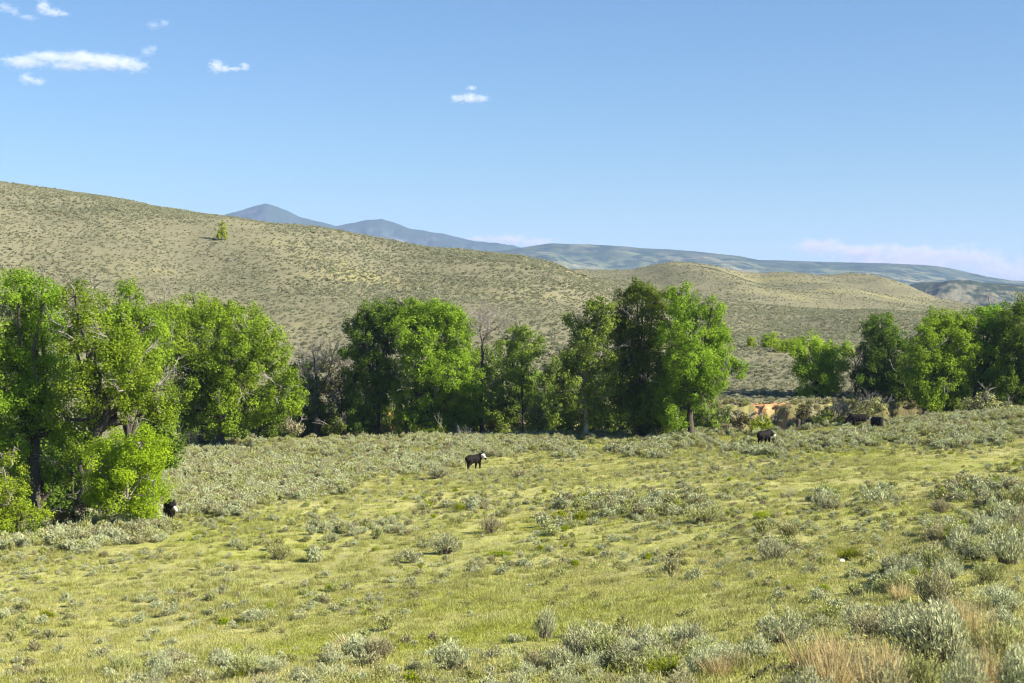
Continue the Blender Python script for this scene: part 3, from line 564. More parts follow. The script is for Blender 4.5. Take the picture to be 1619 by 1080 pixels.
# ------------------------------------------------------------------ sagebrush
def bush_parts(seed, sprigs, per, blade, width, stems, tall=0.8, upright=0.5, sides=3):
    """sagebrush about 1 m across: woody stems and upright leafy sprigs"""
    r = np.random.RandomState(seed)
    V, Qd, P, A, S, Tn = [], [], [], [], [], []
    lob = [(r.uniform(-0.26, 0.26), r.uniform(-0.26, 0.26), r.uniform(0.62, 1.0)) for _ in range(5)]
    ends = []
    for k in range(sprigs):
        lx, ly, lh = lob[r.randint(5)]
        th = r.uniform(0, 2 * math.pi); q = r.uniform(0, 1) ** 0.55 * 0.30
        x, y = lx + q * math.cos(th), ly + q * math.sin(th)
        z = tall * lh * (1 - (q / 0.36) ** 2 * 0.55) * r.uniform(0.62, 1.04)
        if r.uniform() < 0.14: z *= r.uniform(0.45, 0.75)
        ends.append((x, y, max(z, 0.08)))
    ends = np.array(ends)
    for k in range(stems):
        e = ends[r.randint(len(ends))]
        s = np.array([e[0] * 0.15 + r.normal(0, 0.03), e[1] * 0.15 + r.normal(0, 0.03), -0.05])
        tube(V, Qd, wobble(s, e * np.array([1, 1, 0.96]), 4, 0.025, r), np.linspace(0.016, 0.004, 4), sides)
    for e in ends:
        out = np.array([e[0] * 1.3, e[1] * 1.3, upright + 0.5]) + r.normal(0, 0.22, 3); out /= np.linalg.norm(out)
        t0 = np.clip(r.normal(0.5, 0.2), 0, 1)
        for j in range(per):
            d = out + r.normal(0, 0.34, 3); d /= np.linalg.norm(d)
            P.append(e - out * r.uniform(0, 0.16) + r.normal(0, 0.016, 3)); A.append(d); S.append(blade * r.uniform(0.6, 1.25)); Tn.append(np.clip(t0 + r.normal(0, 0.17), 0, 1))
    P, A, S, Tn = np.array(P), np.array(A), np.array(S), np.array(Tn)
    b = np.cross(A, r.normal(0, 1, A.shape)); b /= np.linalg.norm(b, axis=1)[:, None] + 1e-9
    s = S[:, None]; w = width * s / blade
    v = np.stack([P, P + A * s * 0.6 + b * w, P + A * s, P + A * s * 0.55 - b * w], 1).reshape(-1, 3)
    return (np.concatenate(V), np.concatenate(Qd)), (v, np.arange(len(v)).reshape(-1, 4), np.repeat(Tn, 4))
HQ = {}
for mt in ('sage_silver', 'sage_green', 'sage_brown', 'rabbit'):
    for k in range(4):
        (sv, sq), (lv, lq, lt) = bush_parts(300 + k + 10 * len(HQ), 230, 12, 0.075, 0.0065, 60, 0.78 if mt != 'rabbit' else 0.6, 0.55)
        sm = mesh('stems', sv, quads=sq, mat=M['sage_stem']); lm = mesh('foliage', lv, quads=lq, mat=M[mt]); fattr(lm, 'tint', lt)
        HQ[mt, k] = (sm, lm)
def clump_mesh(seed, n, hgt, spread, mat, droop=0.25, w=0.006):
    """tuft of curved grass blades"""
    r = np.random.RandomState(seed); V, Qd, T = [], [], []
    for k in range(n):
        th = r.uniform(0, 2 * math.pi); q = r.uniform(0, 1) ** 0.7
        b = np.array([math.cos(th), math.sin(th), 0]) * q * spread * 0.45
        d = np.array([math.cos(th + r.normal(0, .5)) * q * droop, math.sin(th + r.normal(0, .5)) * q * droop, 1.0]) + r.normal(0, 0.10, 3)
        h = hgt * r.uniform(0.55, 1.1); side = np.cross(d, r.normal(0, 1, 3)); side /= np.linalg.norm(side); side *= w * r.uniform(0.7, 1.4)
        m1 = b + d * h * 0.55; tp = b + d * h + np.array([d[0], d[1], -0.1]) * h * 0.25
        i = len(V); V += [b - side, b + side, m1 + side, m1 - side, tp + side * 0.4, tp - side * 0.4]
        Qd += [(i, i + 1, i + 2, i + 3), (i + 3, i + 2, i + 4, i + 5)]; t0 = np.clip(r.normal(0.5, 0.22), 0, 1); T += [t0] * 6
    me = mesh('blades', np.array(V), quads=np.array(Qd), mat=M[mat]); fattr(me, 'tint', np.array(T)); return me

def dense_line(px): return np.interp(px, [-300, 230, 280, 400, 560, 700, 800, 900, 1100, 1200, 1350, 1500, 1619, 2000], [880, 868, 835, 800, 775, 745, 722, 715, 712, 718, 708, 700, 700, 690])
BLOBS = [  # photo x, y, half width, half height, bushes per m2, size lo, hi
    (1000, 803, 150, 20, 0.55, .45, .85), (850, 832, 120, 20, 0.50, .40, .80), (720, 800, 90, 18, 0.40, .40, .75), (560, 845, 130, 26, 0.40, .35, .70),
    (430, 868, 90, 14, 0.45, .35, .65), (650, 895, 150, 26, 0.28, .35, .6), (450, 925, 90, 36, 0.30, .35, .6), (1100, 790, 120, 30, 0.35, .4, .8),
    (1560, 785, 75, 22, 1.1, .55, .95), (1590, 865, 60, 34, 1.1, .8, 1.25), (1500, 850, 40, 18, 0.6, .6, .9), (1480, 905, 45, 22, 0.8, .7, 1.05), (1230, 862, 45, 22, 0.5, .5, .8),
    (1310, 790, 35, 14, 0.5, .5, .8), (1390, 780, 30, 12, 0.5, .5, .8), (1230, 760, 200, 30, 0.22, .35, .7), (1480, 730, 140, 25, 0.30, .35, .7),
    (985, 1052, 125, 24, 0.95, .45, .8), (1090, 1060, 70, 20, 0.95, .45, .8), (560, 1040, 60, 16, 0.9, .4, .75), (380, 1052, 70, 18, 0.9, .4, .75), (250, 1060, 90, 14, 0.8, .4, .7),
    (1500, 1040, 130, 46, 1.5, .6, 1.0), (1440, 935, 45, 26, 0.9, .6, .9), (1590, 960, 40, 20, 0.9, .5, .8), (1330, 985, 60, 16, 0.7, .4, .6), (480, 1000, 80, 20, 0.35, .35, .6), (100, 960, 110, 40, 0.18, .3, .5),
    (1240, 1060, 90, 16, 0.8, .4, .6), (600, 960, 60, 16, 0.3, .35, .55), (60, 1050, 80, 20, .3, .3, .5), (1190, 830, 60, 16, .3, .4, .7)]
EXPL = [(722, 1062, 50, 76), (858, 1014, 50, 46), (912, 1006, 31, 33), (1232, 1022, 64, 88), (1060, 914, 32, 27), (1225, 887, 44, 56), (1100, 920, 25, 22), (300, 1074, 38, 56), (562, 1042, 34, 64),
        (775, 846, 32, 42), (1310, 806, 32, 42), (1385, 796, 25, 34), (1116, 826, 34, 56), (690, 757, 24, 46), (820, 757, 13, 25), (705, 876, 34, 54), (402, 982, 28, 54), (612, 996, 28, 28), (1412, 907, 40, 48),
        (1482, 965, 72, 78), (1535, 885, 58, 70), (1590, 895, 62, 80), (1560, 925, 40, 50), (1605, 830, 40, 44), (1490, 812, 24, 44), (900, 1058, 44, 60), (985, 1062, 48, 70), (1040, 1064, 46, 60), (1105, 1072, 50, 70),
        (845, 1062, 38, 42), (935, 1080, 44, 56), (1500, 1060, 100, 90), (1580, 1075, 90, 90), (1420, 1070, 80, 70), (1370, 1082, 60, 60), (1345, 995, 36, 46), (250, 1076, 36, 46), (385, 1072, 40, 56), (475, 1078, 36, 46), (520, 1050, 30, 40), (655, 890, 24, 30), (500, 890, 24, 32), (440, 886, 28, 44),
        (1300, 1125, 80, 80), (1400, 1135, 100, 90), (1520, 1140, 120, 100), (1610, 1130, 105, 95), (1455, 1112, 90, 70), (1000, 1112, 56, 74), (1080, 1118, 60, 76), (905, 1112, 46, 56), (1180, 1115, 46, 56), (1560, 1095, 90, 70), (820, 1100, 40, 50), (1350, 1105, 70, 60), (240, 1105, 40, 50), (420, 1105, 40, 56)]
pts = []
def add_bush(x, y, w, h, kind): pts.append((x, y, T1(x, y), w, h, kind))
r = np.random.RandomState(99)
for i, (a, b, h, w) in enumerate(EXPL):
    p = ground_at(a, b, 8, 170); k = p[1] / F
    pts.append((p[0], p[1], p[2], w * k * 1.1, h * k * 1.15 / 0.78, ['sage_silver', 'sage_silver', 'sage_green', 'sage_silver', 'sage_brown'][i % 5]))
n = 200000
d_ = np.sqrt(r.uniform(14 ** 2, 168 ** 2, n)); c_ = r.uniform(-260, 1880, n); x_ = (c_ - CX) / F * d_
area = 0.5 * (168 ** 2 - 14 ** 2) * (1880 + 260) / F / n            # square metres each candidate stands for
z_ = terrain(x_, d_); pxs, pys = to_px(x_, d_, z_)
nb_ = interp_s(np.clip(c_, -900, 3000), NB[:, 0], NB[:, 1])
rho = np.full(n, 0.95); lo = np.full(n, 0.20); hi = np.full(n, 0.56)
for (bx, by, sx, sy, q, a, b) in BLOBS:
    q = q * 2.6; a = a * 1.25; b = b * 1.3; g = np.exp(-(((pxs - bx) / sx) ** 4 + ((pys - by) / sy) ** 4)); m = g * q > rho
    lo[m], hi[m] = a, b; rho = np.maximum(rho, g * q)
edge = dense_line(pxs) + 14 * fbm(pxs / 60, pys / 30, 91) * 2
inside = 1 - sstep(-12, 8, pys - edge)
m = inside * 3.0 > rho; lo[m], hi[m] = 0.45, 1.1; rho = np.maximum(rho, inside * 3.0)
rho *= np.clip(0.80 + 1.9 * fbm(x_ / 9, d_ / 9, 55), 0.06, 2.2) * (1 - 0.75 * np.exp(-(((pxs - 1060) / 260) ** 4 + ((pys - 950) / 45) ** 4))) * (1 - 0.6 * np.exp(-(((pxs - 780) / 110) ** 4 + ((pys - 985) / 50) ** 4)))
keep = (r.uniform(0, 1, n) < rho * area) & (d_ < nb_ + 1.5)
cows_px = [(750, 741), (268, 822), (1209, 703), (1387, 682), (1357, 674)]
for i in np.where(keep)[0]:
    if any(abs(pxs[i] - a) < 18 and -4 < pys[i] - b < 7 for a, b in cows_px[:3]): continue
    w = r.uniform(lo[i], hi[i]); kind = r.choice(['sage_silver', 'sage_green', 'sage_brown'], p=[0.48, 0.37, 0.15])
    if r.uniform() < 0.035 and inside[i] < 0.3: kind = 'rabbit'
    pts.append((x_[i], d_[i], z_[i], w, w * r.uniform(0.75, 1.1), kind))
shown = [(w * h) ** 0.5 / y if (-0.02 * F < F * x / y + CX < 1640 and to_px(x, y, z)[1] < 1160) else 0 for (x, y, z, w, h, k) in pts]
order = np.argsort(shown)[::-1]
big, rest = order[:300], order[300:]
def zone(px, py):
    if py > 985:
        if px < 330: return 'in the bottom left corner', 'bottom left sagebrush'
        if px < 650: return 'in the bottom row left of centre', 'bottom row sagebrush'
        if px < 800: return 'in short grass at bottom middle', 'lone bottom sagebrush'
        if px < 1190: return 'in the thick bottom centre clump', 'bottom centre sagebrush clump'
        if px < 1330: return 'near the dead branch', 'sagebrush by the dead branch'
        return 'among bottom right dry grass', 'bottom right sagebrush'
    if px > 1380 and py > 835: return 'in the tall right edge group', 'right edge sagebrush'
    if px > 1380 and py > 750: return 'in the low right edge band', 'right band sagebrush'
    if px > 1380: return 'on the rise below the right-hand grove', 'rise sagebrush'
    if py > 850 and px > 1120: return 'on the open right meadow', 'open right meadow sagebrush'
    if py > 850 and px > 640: return 'on the open mid meadow', 'open mid meadow sagebrush'
    if py > 850: return 'on the lower left meadow', 'left meadow sagebrush'
    if py > 765 and px > 640: return 'in the broken mid meadow band', 'mid meadow sagebrush band'
    if py > 765: return 'on the left below the sage belt', 'left sage belt edge'
    return 'in the dense creekside sage belt', 'creek belt sagebrush'
ORD = 'first second third fourth fifth sixth seventh eighth ninth tenth eleventh twelfth thirteenth fourteenth fifteenth sixteenth seventeenth eighteenth nineteenth twentieth'.split()
ORD += ['twenty-' + w for w in ORD[:9]] + ['thirtieth'] + ['thirty-' + w for w in ORD[:9]] + ['fortieth'] + ['forty-' + w for w in ORD[:9]]
WORD = {'sage_silver': 'silver-grey', 'sage_green': 'dusty-green', 'sage_brown': 'brownish', 'rabbit': 'vivid-green'}
def put_bush(name, x, y, z, w, h, kind, label, cat, group, v):
    root = bpy.data.objects.new(name, None); COL.objects.link(root); root.location = (x, y, z - 0.02)
    root.rotation_euler = (0, 0, (x * 37.1 + y * 11.3) % 6.28); root.scale = (w, w, h)
    sm, lm = HQ[kind, v]; link('stems', sm, root); link('foliage', lm, root)
    return tag(root, label, cat, group)
named = {}
for i in big:
    x, y, z, w, h, kind = pts[i]; px, py = to_px(x, y, z); zn, gp = zone(px, py)
    size = 'large' if w > 0.95 else 'medium' if w > 0.68 else 'small'
    lab = f"{size} {WORD[kind]} {'shrub' if kind == 'rabbit' else 'sagebrush'} {zn}"
    named.setdefault(lab, []).append((px, i, gp))
j = 0
for lab, items in named.items():
    items.sort()
    for k, (px, i, gp) in enumerate(items):
        x, y, z, w, h, kind = pts[i]
        full = lab if len(items) == 1 else lab + f", {ORD[min(k, len(ORD) - 1)]} such from the left"
        put_bush('green_shrub' if kind == 'rabbit' else 'sagebrush', x, y, z, w, h, kind, full, 'shrub', gp, j % 4); j += 1
# vivid green low shrubs picked out in the photograph
for i, (a, b, h, w, lab) in enumerate(((1342, 886, 26, 44, 'vivid green low shrub beside the small white stone'), (1300, 935, 14, 26, 'small green shrub in short grass above the tan dry grass'), (935, 878, 14, 30, 'small green shrub below the mid meadow sage band'), (790, 880, 12, 44, 'flat green shrub patch left of the mid meadow shrubs'), (1210, 820, 14, 40, 'flat green shrub on the right of the mid meadow band'))):
    p = ground_at(a, b, 8, 170); k = p[1] / F
    put_bush('green_shrub', p[0], p[1], p[2], w * k, h * k / 0.6, 'rabbit', lab, 'shrub', None, i % 4)
# tan dry grass clumps in the near corner
DRY = [clump_mesh(500 + k, 300, 1.15, 0.9, 'straw', 0.35, 0.007) for k in range(3)]
for i, (a, b, h, w, lab) in enumerate(((1285, 1068, 56, 60, 'leftmost tan dry grass clump beside the dead branch'), (1330, 1072, 60, 62, 'tan dry grass clump, second from the dead branch'), (1372, 1062, 48, 46, 'tan dry grass clump, third from the dead branch'), (1400, 1078, 56, 44, 'tan dry grass clump under the tallest bottom right sagebrush'),
        (1455, 1050, 62, 36, 'orange-tan dry grass clump in front of the tall sagebrush'), (1545, 1040, 80, 40, 'tall pale dry grass clump right of the tall sagebrush'), (1520, 995, 46, 30, 'slender dry grass clump behind the tall pale one'), (1600, 1068, 60, 50, 'dry grass clump in the very corner, bottom right'), (1135, 1070, 30, 40, 'pinkish dry grass clump at the right end of the bottom clump'), (560, 1030, 22, 46, 'thin brown dry grass clump in the bottom row, mid left'), (1318, 1112, 80, 62, 'tan dry grass clump on the bottom edge, right of the dead branch'), (1385, 1122, 84, 56, 'tan dry grass clump on the bottom edge under the tall sagebrush'), (1565, 1118, 86, 50, 'tan dry grass clump on the bottom edge near the right corner'), (1425, 950, 26, 30, 'brown dry grass clump left of the tall sagebrush'))):
    p = ground_at(a, b, 8, 170); k = p[1] / F
    o = link('dry_grass_clump', DRY[i % 3], None, (p[0], p[1], p[2] - 0.02)); o.scale = (w * k / 0.9, w * k / 0.9, h * k); o.rotation_euler = (0, 0, i * 1.3)
    tag(o, lab, 'grass clump', 'tan dry grass clumps')

# ------------------------------------------------------------------ scattered stuff (uncountable)
def scatter(name, P, rot, scl, pick, sources, label, cat=None):
    src = bpy.data.collections.new(name + '_source')
    for i, me in enumerate(sources):
        src.objects.link(bpy.data.objects.new('%s_form_%03d' % (name, i), me))
    me = bpy.data.meshes.new(name); me.vertices.add(len(P)); me.vertices.foreach_set('co', np.asarray(P, np.float32).ravel())
    fattr(me, 'rot', rot, 'POINT', 'FLOAT_VECTOR'); fattr(me, 'scl', scl, 'POINT', 'FLOAT_VECTOR'); fattr(me, 'pick', pick, 'POINT', 'INT')
    o = link(name, me); tag(o, label, cat, None, 'stuff')
    ng = bpy.data.node_groups.new(name, 'GeometryNodeTree'); nd, lk = ng.nodes, ng.links
    ng.interface.new_socket('Geometry', in_out='INPUT', socket_type='NodeSocketGeometry'); ng.interface.new_socket('Geometry', in_out='OUTPUT', socket_type='NodeSocketGeometry')
    gi, go = nd.new('NodeGroupInput'), nd.new('NodeGroupOutput')
    ci = nd.new('GeometryNodeCollectionInfo'); ci.inputs[0].default_value = src; ci.inputs['Separate Children'].default_value = True; ci.inputs['Reset Children'].default_value = True
    ip = nd.new('GeometryNodeInstanceOnPoints'); ip.inputs['Pick Instance'].default_value = True
    def na(nm, kind):
        a = nd.new('GeometryNodeInputNamedAttribute'); a.data_type = kind; a.inputs[0].default_value = nm; return a.outputs[0]
    lk.new(gi.outputs[0], ip.inputs['Points']); lk.new(ci.outputs[0], ip.inputs['Instance']); lk.new(na('pick', 'INT'), ip.inputs['Instance Index'])
    lk.new(na('rot', 'FLOAT_VECTOR'), ip.inputs['Rotation']); lk.new(na('scl', 'FLOAT_VECTOR'), ip.inputs['Scale'])
    lk.new(ip.outputs[0], go.inputs[0])
    md = o.modifiers.new('scatter', 'NODES'); md.node_group = ng
    return o
def one_mesh(seed, mt, sprigs, per, blade, width, stems, tall=0.78):
    (sv, sq), (lv, lq, lt) = bush_parts(seed, sprigs, per, blade, width, stems, tall)
    me = mesh('bush_form', np.concatenate([lv, sv]), quads=np.concatenate([lq, sq + len(lv)]), mat=M[mt]); me.materials.append(M['sage_stem'])
    me.polygons.foreach_set('material_index', np.concatenate([np.zeros(len(lq), np.int32), np.ones(len(sq), np.int32)]))
    fattr(me, 'tint', np.concatenate([lt, np.zeros(len(sv))])); return me
KI = ['sage_silver', 'sage_green', 'sage_brown', 'rabbit']
MQ = [one_mesh(700 + i * 5 + k, KI[i], 125, 7, 0.12, 0.020, 16) for i in range(4) for k in range(4)]
r = np.random.RandomState(6)
for q in range(9000):                                   # brush down in the creek cut
    c = r.uniform(250, 1700); a, b = np.interp(c, NB[:, 0], NB[:, 1]), np.interp(c, kc, kd[:, 0]); d = r.uniform(a + 1, b + 2); x = (c - CX) / F * d
    if r.uniform() < 0.30 and not (1190 < c < 1250 and d > b - 6): pts.append((x, d, 0.0, r.uniform(0.5, 1.3), r.uniform(0.5, 1.3), ['sage_brown', 'sage_green', 'sage_brown'][q % 3]))
add = np.arange(len(shown), len(pts)); zz = terrain(np.array([pts[i][0] for i in add]), np.array([pts[i][1] for i in add]))
for i, z in zip(add, zz): pts[i] = pts[i][:2] + (float(z),) + pts[i][3:]
R = [pts[i] for i in list(rest) + list(add)]; n = len(R)
r = np.random.RandomState(5)
P = np.array([q[:3] for q in R]) - np.array([0, 0, 0.02])
scatter('sagebrush_cover', P, np.stack([r.normal(0, .08, n), r.normal(0, .08, n), r.uniform(0, 6.28, n)], -1), np.array([[q[3], q[3], q[4]] for q in R]),
        np.array([KI.index(q[5]) * 4 + r.randint(4) for q in R]), MQ, 'countless smaller grey-green sagebrush over the meadow and creek belt', 'sagebrush')
# hillside
LQ = [one_mesh(800 + i * 5 + k, ('hill_pale', 'hill_sage', 'hill_dark')[i], 34, 4, 0.24, 0.055, 3) for i in range(3) for k in range(4)]
n = 330000
d = np.sqrt(r.uniform(172 ** 2, 820 ** 2, n)); c = r.uniform(-150, 1770, n); x = (c - CX) / F * d
fb = interp_s(c, kc, kd[:, 0])
dens = np.clip(0.70 + 0.4 * (1 - sstep(185, 240, d)) + 0.9 * fbm(x / 26, d / 34, 71) + 0.5 * fbm(x / 6, d / 6, 72), 0.06, 1) * (1 - 0.80 * sstep(380, 820, d)) * (1 - 0.6 * sstep(360, 640, d + 160 * fbm(x / 60, d / 60, 75)) * sstep(930, 1010, c))
k = (r.uniform(0, 1, n) < dens * 0.95) & (d > fb - 2.5)
d, x = d[k], x[k]; n = len(d)
w = r.uniform(0.32, 0.98, n) * np.clip(0.85 + 0.6 * fbm(x / 40, d / 40, 73), 0.6, 1.3)
scatter('hillside_sagebrush', np.stack([x, d, terrain(x, d) - 0.04], -1), np.stack([r.normal(0, .1, n), r.normal(0, .1, n), r.uniform(0, 6.28, n)], -1), np.stack([w * 1.15, w * 1.15, w * r.uniform(.7, 1.0, n)], -1),
        r.choice(12, n, p=np.repeat([0.10, 0.12, 0.03], 4)), LQ, 'sagebrush dotting the pale hillside beyond the creek', 'sagebrush')
# meadow grass
m_, t_, o_ = ntree('meadow_grass_blade')
gc = grass_colour(t_); oi = N(t_, 'ShaderNodeObjectInfo'); v_ = N(t_, 'ShaderNodeMapRange'); v_.inputs[3].default_value = 0.82; v_.inputs[4].default_value = 1.2; L(t_, oi.outputs['Random'], v_.inputs[0])
ti = ramp(t_, attr(t_, 'tint'), [(0.0, (0.55, 0.62, 0.50)), (0.5, (0.92, 0.92, 0.92)), (1.0, (1.10, 1.05, 1.30))])
gc = mixc(t_, 1.0, gc, ti, 'MULTIPLY')
hs = N(t_, 'ShaderNodeHueSaturation'); L(t_, gc, hs.inputs['Color']); L(t_, v_.outputs[0], hs.inputs['Value'])
leaf_shader(t_, o_, hs.outputs[0], 0.35); M['grass'] = m_
M['tussock'] = foliage_mat('olive_tussock_blade', (0.189, 0.203, 0.057), (0.326, 0.341, 0.104), (0.536, 0.507, 0.228), 0.35, 0.0, 0.3)
def sward(seed, n, size, h0, h1, mt='grass'):
    r = np.random.RandomState(seed); th = r.uniform(0, 6.28, n); q = np.sqrt(r.uniform(0, 1, n)) * size
    b = np.stack([q * np.cos(th), q * np.sin(th), np.full(n, -0.02)], -1)
    tuft = np.clip(0.5 + 1.2 * fbm(b[:, 0] * 5 + seed * 9, b[:, 1] * 5, seed), 0.15, 1.3)
    hgt = r.uniform(h0, h1, n) * tuft; dd = np.stack([r.normal(0, .35, n), r.normal(0, .35, n), np.ones(n)], -1)
    side = np.cross(dd, r.normal(0, 1, (n, 3))); side /= np.linalg.norm(side, axis=1)[:, None]; side *= (r.uniform(0.006, 0.012, n))[:, None]
    v = np.stack([b - side, b + side, b + dd * hgt[:, None]], 1).reshape(-1, 3)
    me = mesh('grass_form', v, tris=np.arange(3 * n).reshape(n, 3), mat=M[mt]); fattr(me, 'tint', np.repeat(np.clip(r.normal(.5, .2, n), 0, 1), 3)); return me
SW = [sward(900 + k, 230, 0.75, 0.04, 0.11) for k in range(5)] + [sward(950 + k, 130, 0.24, 0.10, 0.26) for k in range(4)] + [sward(970 + k, 150, 0.30, 0.12, 0.34, 'tussock') for k in range(4)]
n = 21000
d = np.concatenate([np.sqrt(r.uniform(12 ** 2, 60 ** 2, 6500)), np.sqrt(r.uniform(60 ** 2, 166 ** 2, n - 6500))]); c = r.uniform(-150, 1770, n); x = (c - CX) / F * d
k = d < interp_s(c, NB[:, 0], NB[:, 1]) + 1; d, x, c = d[k], x[k], c[k]
d2 = np.sqrt(r.uniform(12 ** 2, 166 ** 2, 26000)); c2 = r.uniform(-150, 1770, 26000); x2 = (c2 - CX) / F * d2
k = (d2 < interp_s(c2, NB[:, 0], NB[:, 1]) + 1) & (r.uniform(0, 1, 26000) < np.clip(0.45 + 1.6 * fbm(x2 / 8, d2 / 8, 81), 0.05, 1)); d2, x2 = d2[k], x2[k]
d3 = np.sqrt(r.uniform(14 ** 2, 166 ** 2, 30000)); c3 = r.uniform(-150, 1770, 30000); x3 = (c3 - CX) / F * d3
k = (d3 < interp_s(c3, NB[:, 0], NB[:, 1]) + 1) & (r.uniform(0, 1, 30000) < np.clip(0.30 + 1.9 * fbm(x3 / 5, d3 / 5, 83) + 0.25 * (1 - sstep(300, 900, c3)), 0.02, 1)); d3, x3 = d3[k], x3[k]
X, D = np.concatenate([x, x2, x3]), np.concatenate([d, d2, d3]); n1, n = len(x), len(X)
s = np.concatenate([r.uniform(.85, 1.25, n1), r.uniform(.7, 1.3, n - n1)]) * (1 + 0.25 * sstep(60, 160, D))
scatter('meadow_grass', np.stack([X, D, terrain(X, D)], -1), np.stack([np.zeros(n), np.zeros(n), r.uniform(0, 6.28, n)], -1), np.stack([s, s, s * r.uniform(.7, 1.2, n)], -1),
        np.concatenate([r.randint(0, 5, n1), 5 + r.randint(0, 4, len(x2)), 9 + r.randint(0, 4, len(x3))]), SW, 'short yellow-green grass covering the open meadow', 'grass')

# ------------------------------------------------------------------ cows
m_, t_, o_ = ntree('cow_hide')
tc = N(t_, 'ShaderNodeTexCoord')
blk = ramp(t_, noise(t_, tc.outputs['Object'], 5, 4), [(0.35, (0.005, 0.004, 0.0038)), (0.7, (0.015, 0.012, 0.010))])
col_ = mixc(t_, ramp(t_, attr(t_, 'white'), [(0.4, 0.0), (0.6, 1.0)]), blk, (0.52, 0.49, 0.45))
pb = N(t_, 'ShaderNodeBsdfPrincipled'); pb.inputs['Roughness'].default_value = 0.75; pb.inputs['Specular IOR Level'].default_value = 0.12
L(t_, col_, pb.inputs['Base Color']); L(t_, pb.outputs[0], o_.inputs[0]); M['hide'] = m_
def make_cow(label, px, py, scale, heading, neck_yaw, head_z, white, stride, dmax=170):
    """heading: degrees from +X (photo right), positive turns away from the camera"""
    nodes, rad, E, idn = [], [], [], {}
    def v(key, co, r_, par=None):
        idn[key] = len(nodes); nodes.append(co); rad.append(r_ if isinstance(r_, tuple) else (r_, r_))
        if par is not None: E.append((idn[par], idn[key]))
    v('mid', (-0.08, 0, 0.95), (0.38, 0.40)); v('loin', (-0.36, 0, 0.98), (0.37, 0.38), 'mid'); v('pel', (-0.64, 0, 1.03), (0.33, 0.33), 'loin'); v('rump', (-0.90, 0, 1.02), (0.24, 0.25), 'pel')
    v('rib', (0.18, 0, 0.95), (0.36, 0.41), 'mid'); v('chest', (0.44, 0, 0.98), (0.32, 0.39), 'rib'); v('wither', (0.68, 0, 1.08), (0.27, 0.35), 'chest')
    cy, sy = math.cos(neck_yaw), math.sin(neck_yaw)
    poll = (0.70 + 0.48 * cy, 0.48 * sy, head_z); v('neck', (0.70 + 0.25 * cy, 0.25 * sy, (1.10 + head_z) / 2 + 0.02), (0.20, 0.26), 'wither'); v('poll', poll, 0.165, 'neck')
    drop = 0.30 if head_z > 0.9 else 0.33
    hx = 0.30 if head_z > 0.9 else 0.16
    mid_h = (poll[0] + hx * 0.55 * cy, poll[1] + hx * 0.55 * sy, poll[2] - drop * 0.5); muz = (poll[0] + hx * 1.15 * cy, poll[1] + hx * 1.15 * sy, poll[2] - drop)
    v('brow', mid_h, 0.135, 'poll'); v('muz', muz, 0.115, 'brow')
    for s in (-1, 1):
        v('ear%d' % s, (poll[0] - 0.20 * s * sy, poll[1] + 0.20 * s * cy, poll[2] + 0.03), 0.045, 'poll'); v('eart%d' % s, (poll[0] - 0.30 * s * sy, poll[1] + 0.30 * s * cy, poll[2] - 0.01), 0.02, 'ear%d' % s)
        st = stride * s
        v('hip%d' % s, (-0.66, 0.17 * s, 0.82), 0.20, 'pel'); v('stif%d' % s, (-0.56 + st * .5, 0.19 * s, 0.64), 0.165, 'hip%d' % s); v('hock%d' % s, (-0.80 + st, 0.18 * s, 0.42), 0.090, 'stif%d' % s)
        v('hf%d' % s, (-0.76 + st * 1.2, 0.18 * s, 0.12), 0.070, 'hock%d' % s); v('hh%d' % s, (-0.72 + st * 1.2, 0.18 * s, 0.0), 0.08, 'hf%d' % s)
        v('sh%d' % s, (0.44, 0.16 * s, 0.76), 0.19, 'chest'); v('kn%d' % s, (0.47 - st * .8, 0.17 * s, 0.42), 0.105, 'sh%d' % s); v('ff%d' % s, (0.44 - st, 0.17 * s, 0.12), 0.075, 'kn%d' % s); v('fh%d' % s, (0.47 - st, 0.17 * s, 0.0), 0.08, 'ff%d' % s)
    v('tail', (-1.08, 0, 0.98), 0.035, 'rump'); v('tail2', (-1.12, 0.02, 0.70), 0.028, 'tail'); v('tail3', (-1.10, 0.03, 0.42), 0.04, 'tail2')
    bm = bmesh.new()
    for (i, j) in E:
        A, B = np.array(nodes[i]), np.array(nodes[j]); ra, rb = np.array(rad[i]), np.array(rad[j]); ln = np.linalg.norm(B - A)
        m = max(2, int(ln / (0.35 * min(ra.min(), rb.min()) + 0.012)) + 1)
        for q in np.linspace(0, 1, m):
            c, rr = A + (B - A) * q, ra + (rb - ra) * q
            g = bmesh.ops.create_icosphere(bm, subdivisions=2, radius=1.0)
            for vv in g['verts']: vv.co = Vector((c[0] + vv.co.x * (rr[0] + rr[1]) / 2, c[1] + vv.co.y * rr[0], c[2] + vv.co.z * rr[1]))
    me = bpy.data.meshes.new('cow'); bm.to_mesh(me); bm.free()
    tmp = bpy.data.objects.new('cow_masses', me); COL.objects.link(tmp)
    rm = tmp.modifiers.new('fuse', 'REMESH'); rm.mode = 'VOXEL'; rm.voxel_size = 0.026
    sm = tmp.modifiers.new('soften', 'SMOOTH'); sm.factor = 0.5; sm.iterations = 6
    dg = bpy.context.evaluated_depsgraph_get(); dg.update()
    body = bpy.data.meshes.new_from_object(tmp.evaluated_get(dg)); bpy.data.objects.remove(tmp)
    body.name = 'cow'; body.materials.clear(); body.materials.append(M['hide'])
    co = np.zeros(len(body.vertices) * 3, np.float32); body.vertices.foreach_get('co', co); co = co.reshape(-1, 3)
    a, b = np.array(poll), np.array(muz); t = np.clip(((co - a) @ (b - a)) / ((b - a) @ (b - a)), 0, 1); dist = np.linalg.norm(co - (a + t[:, None] * (b - a)), axis=1)
    wv = np.zeros(len(co))
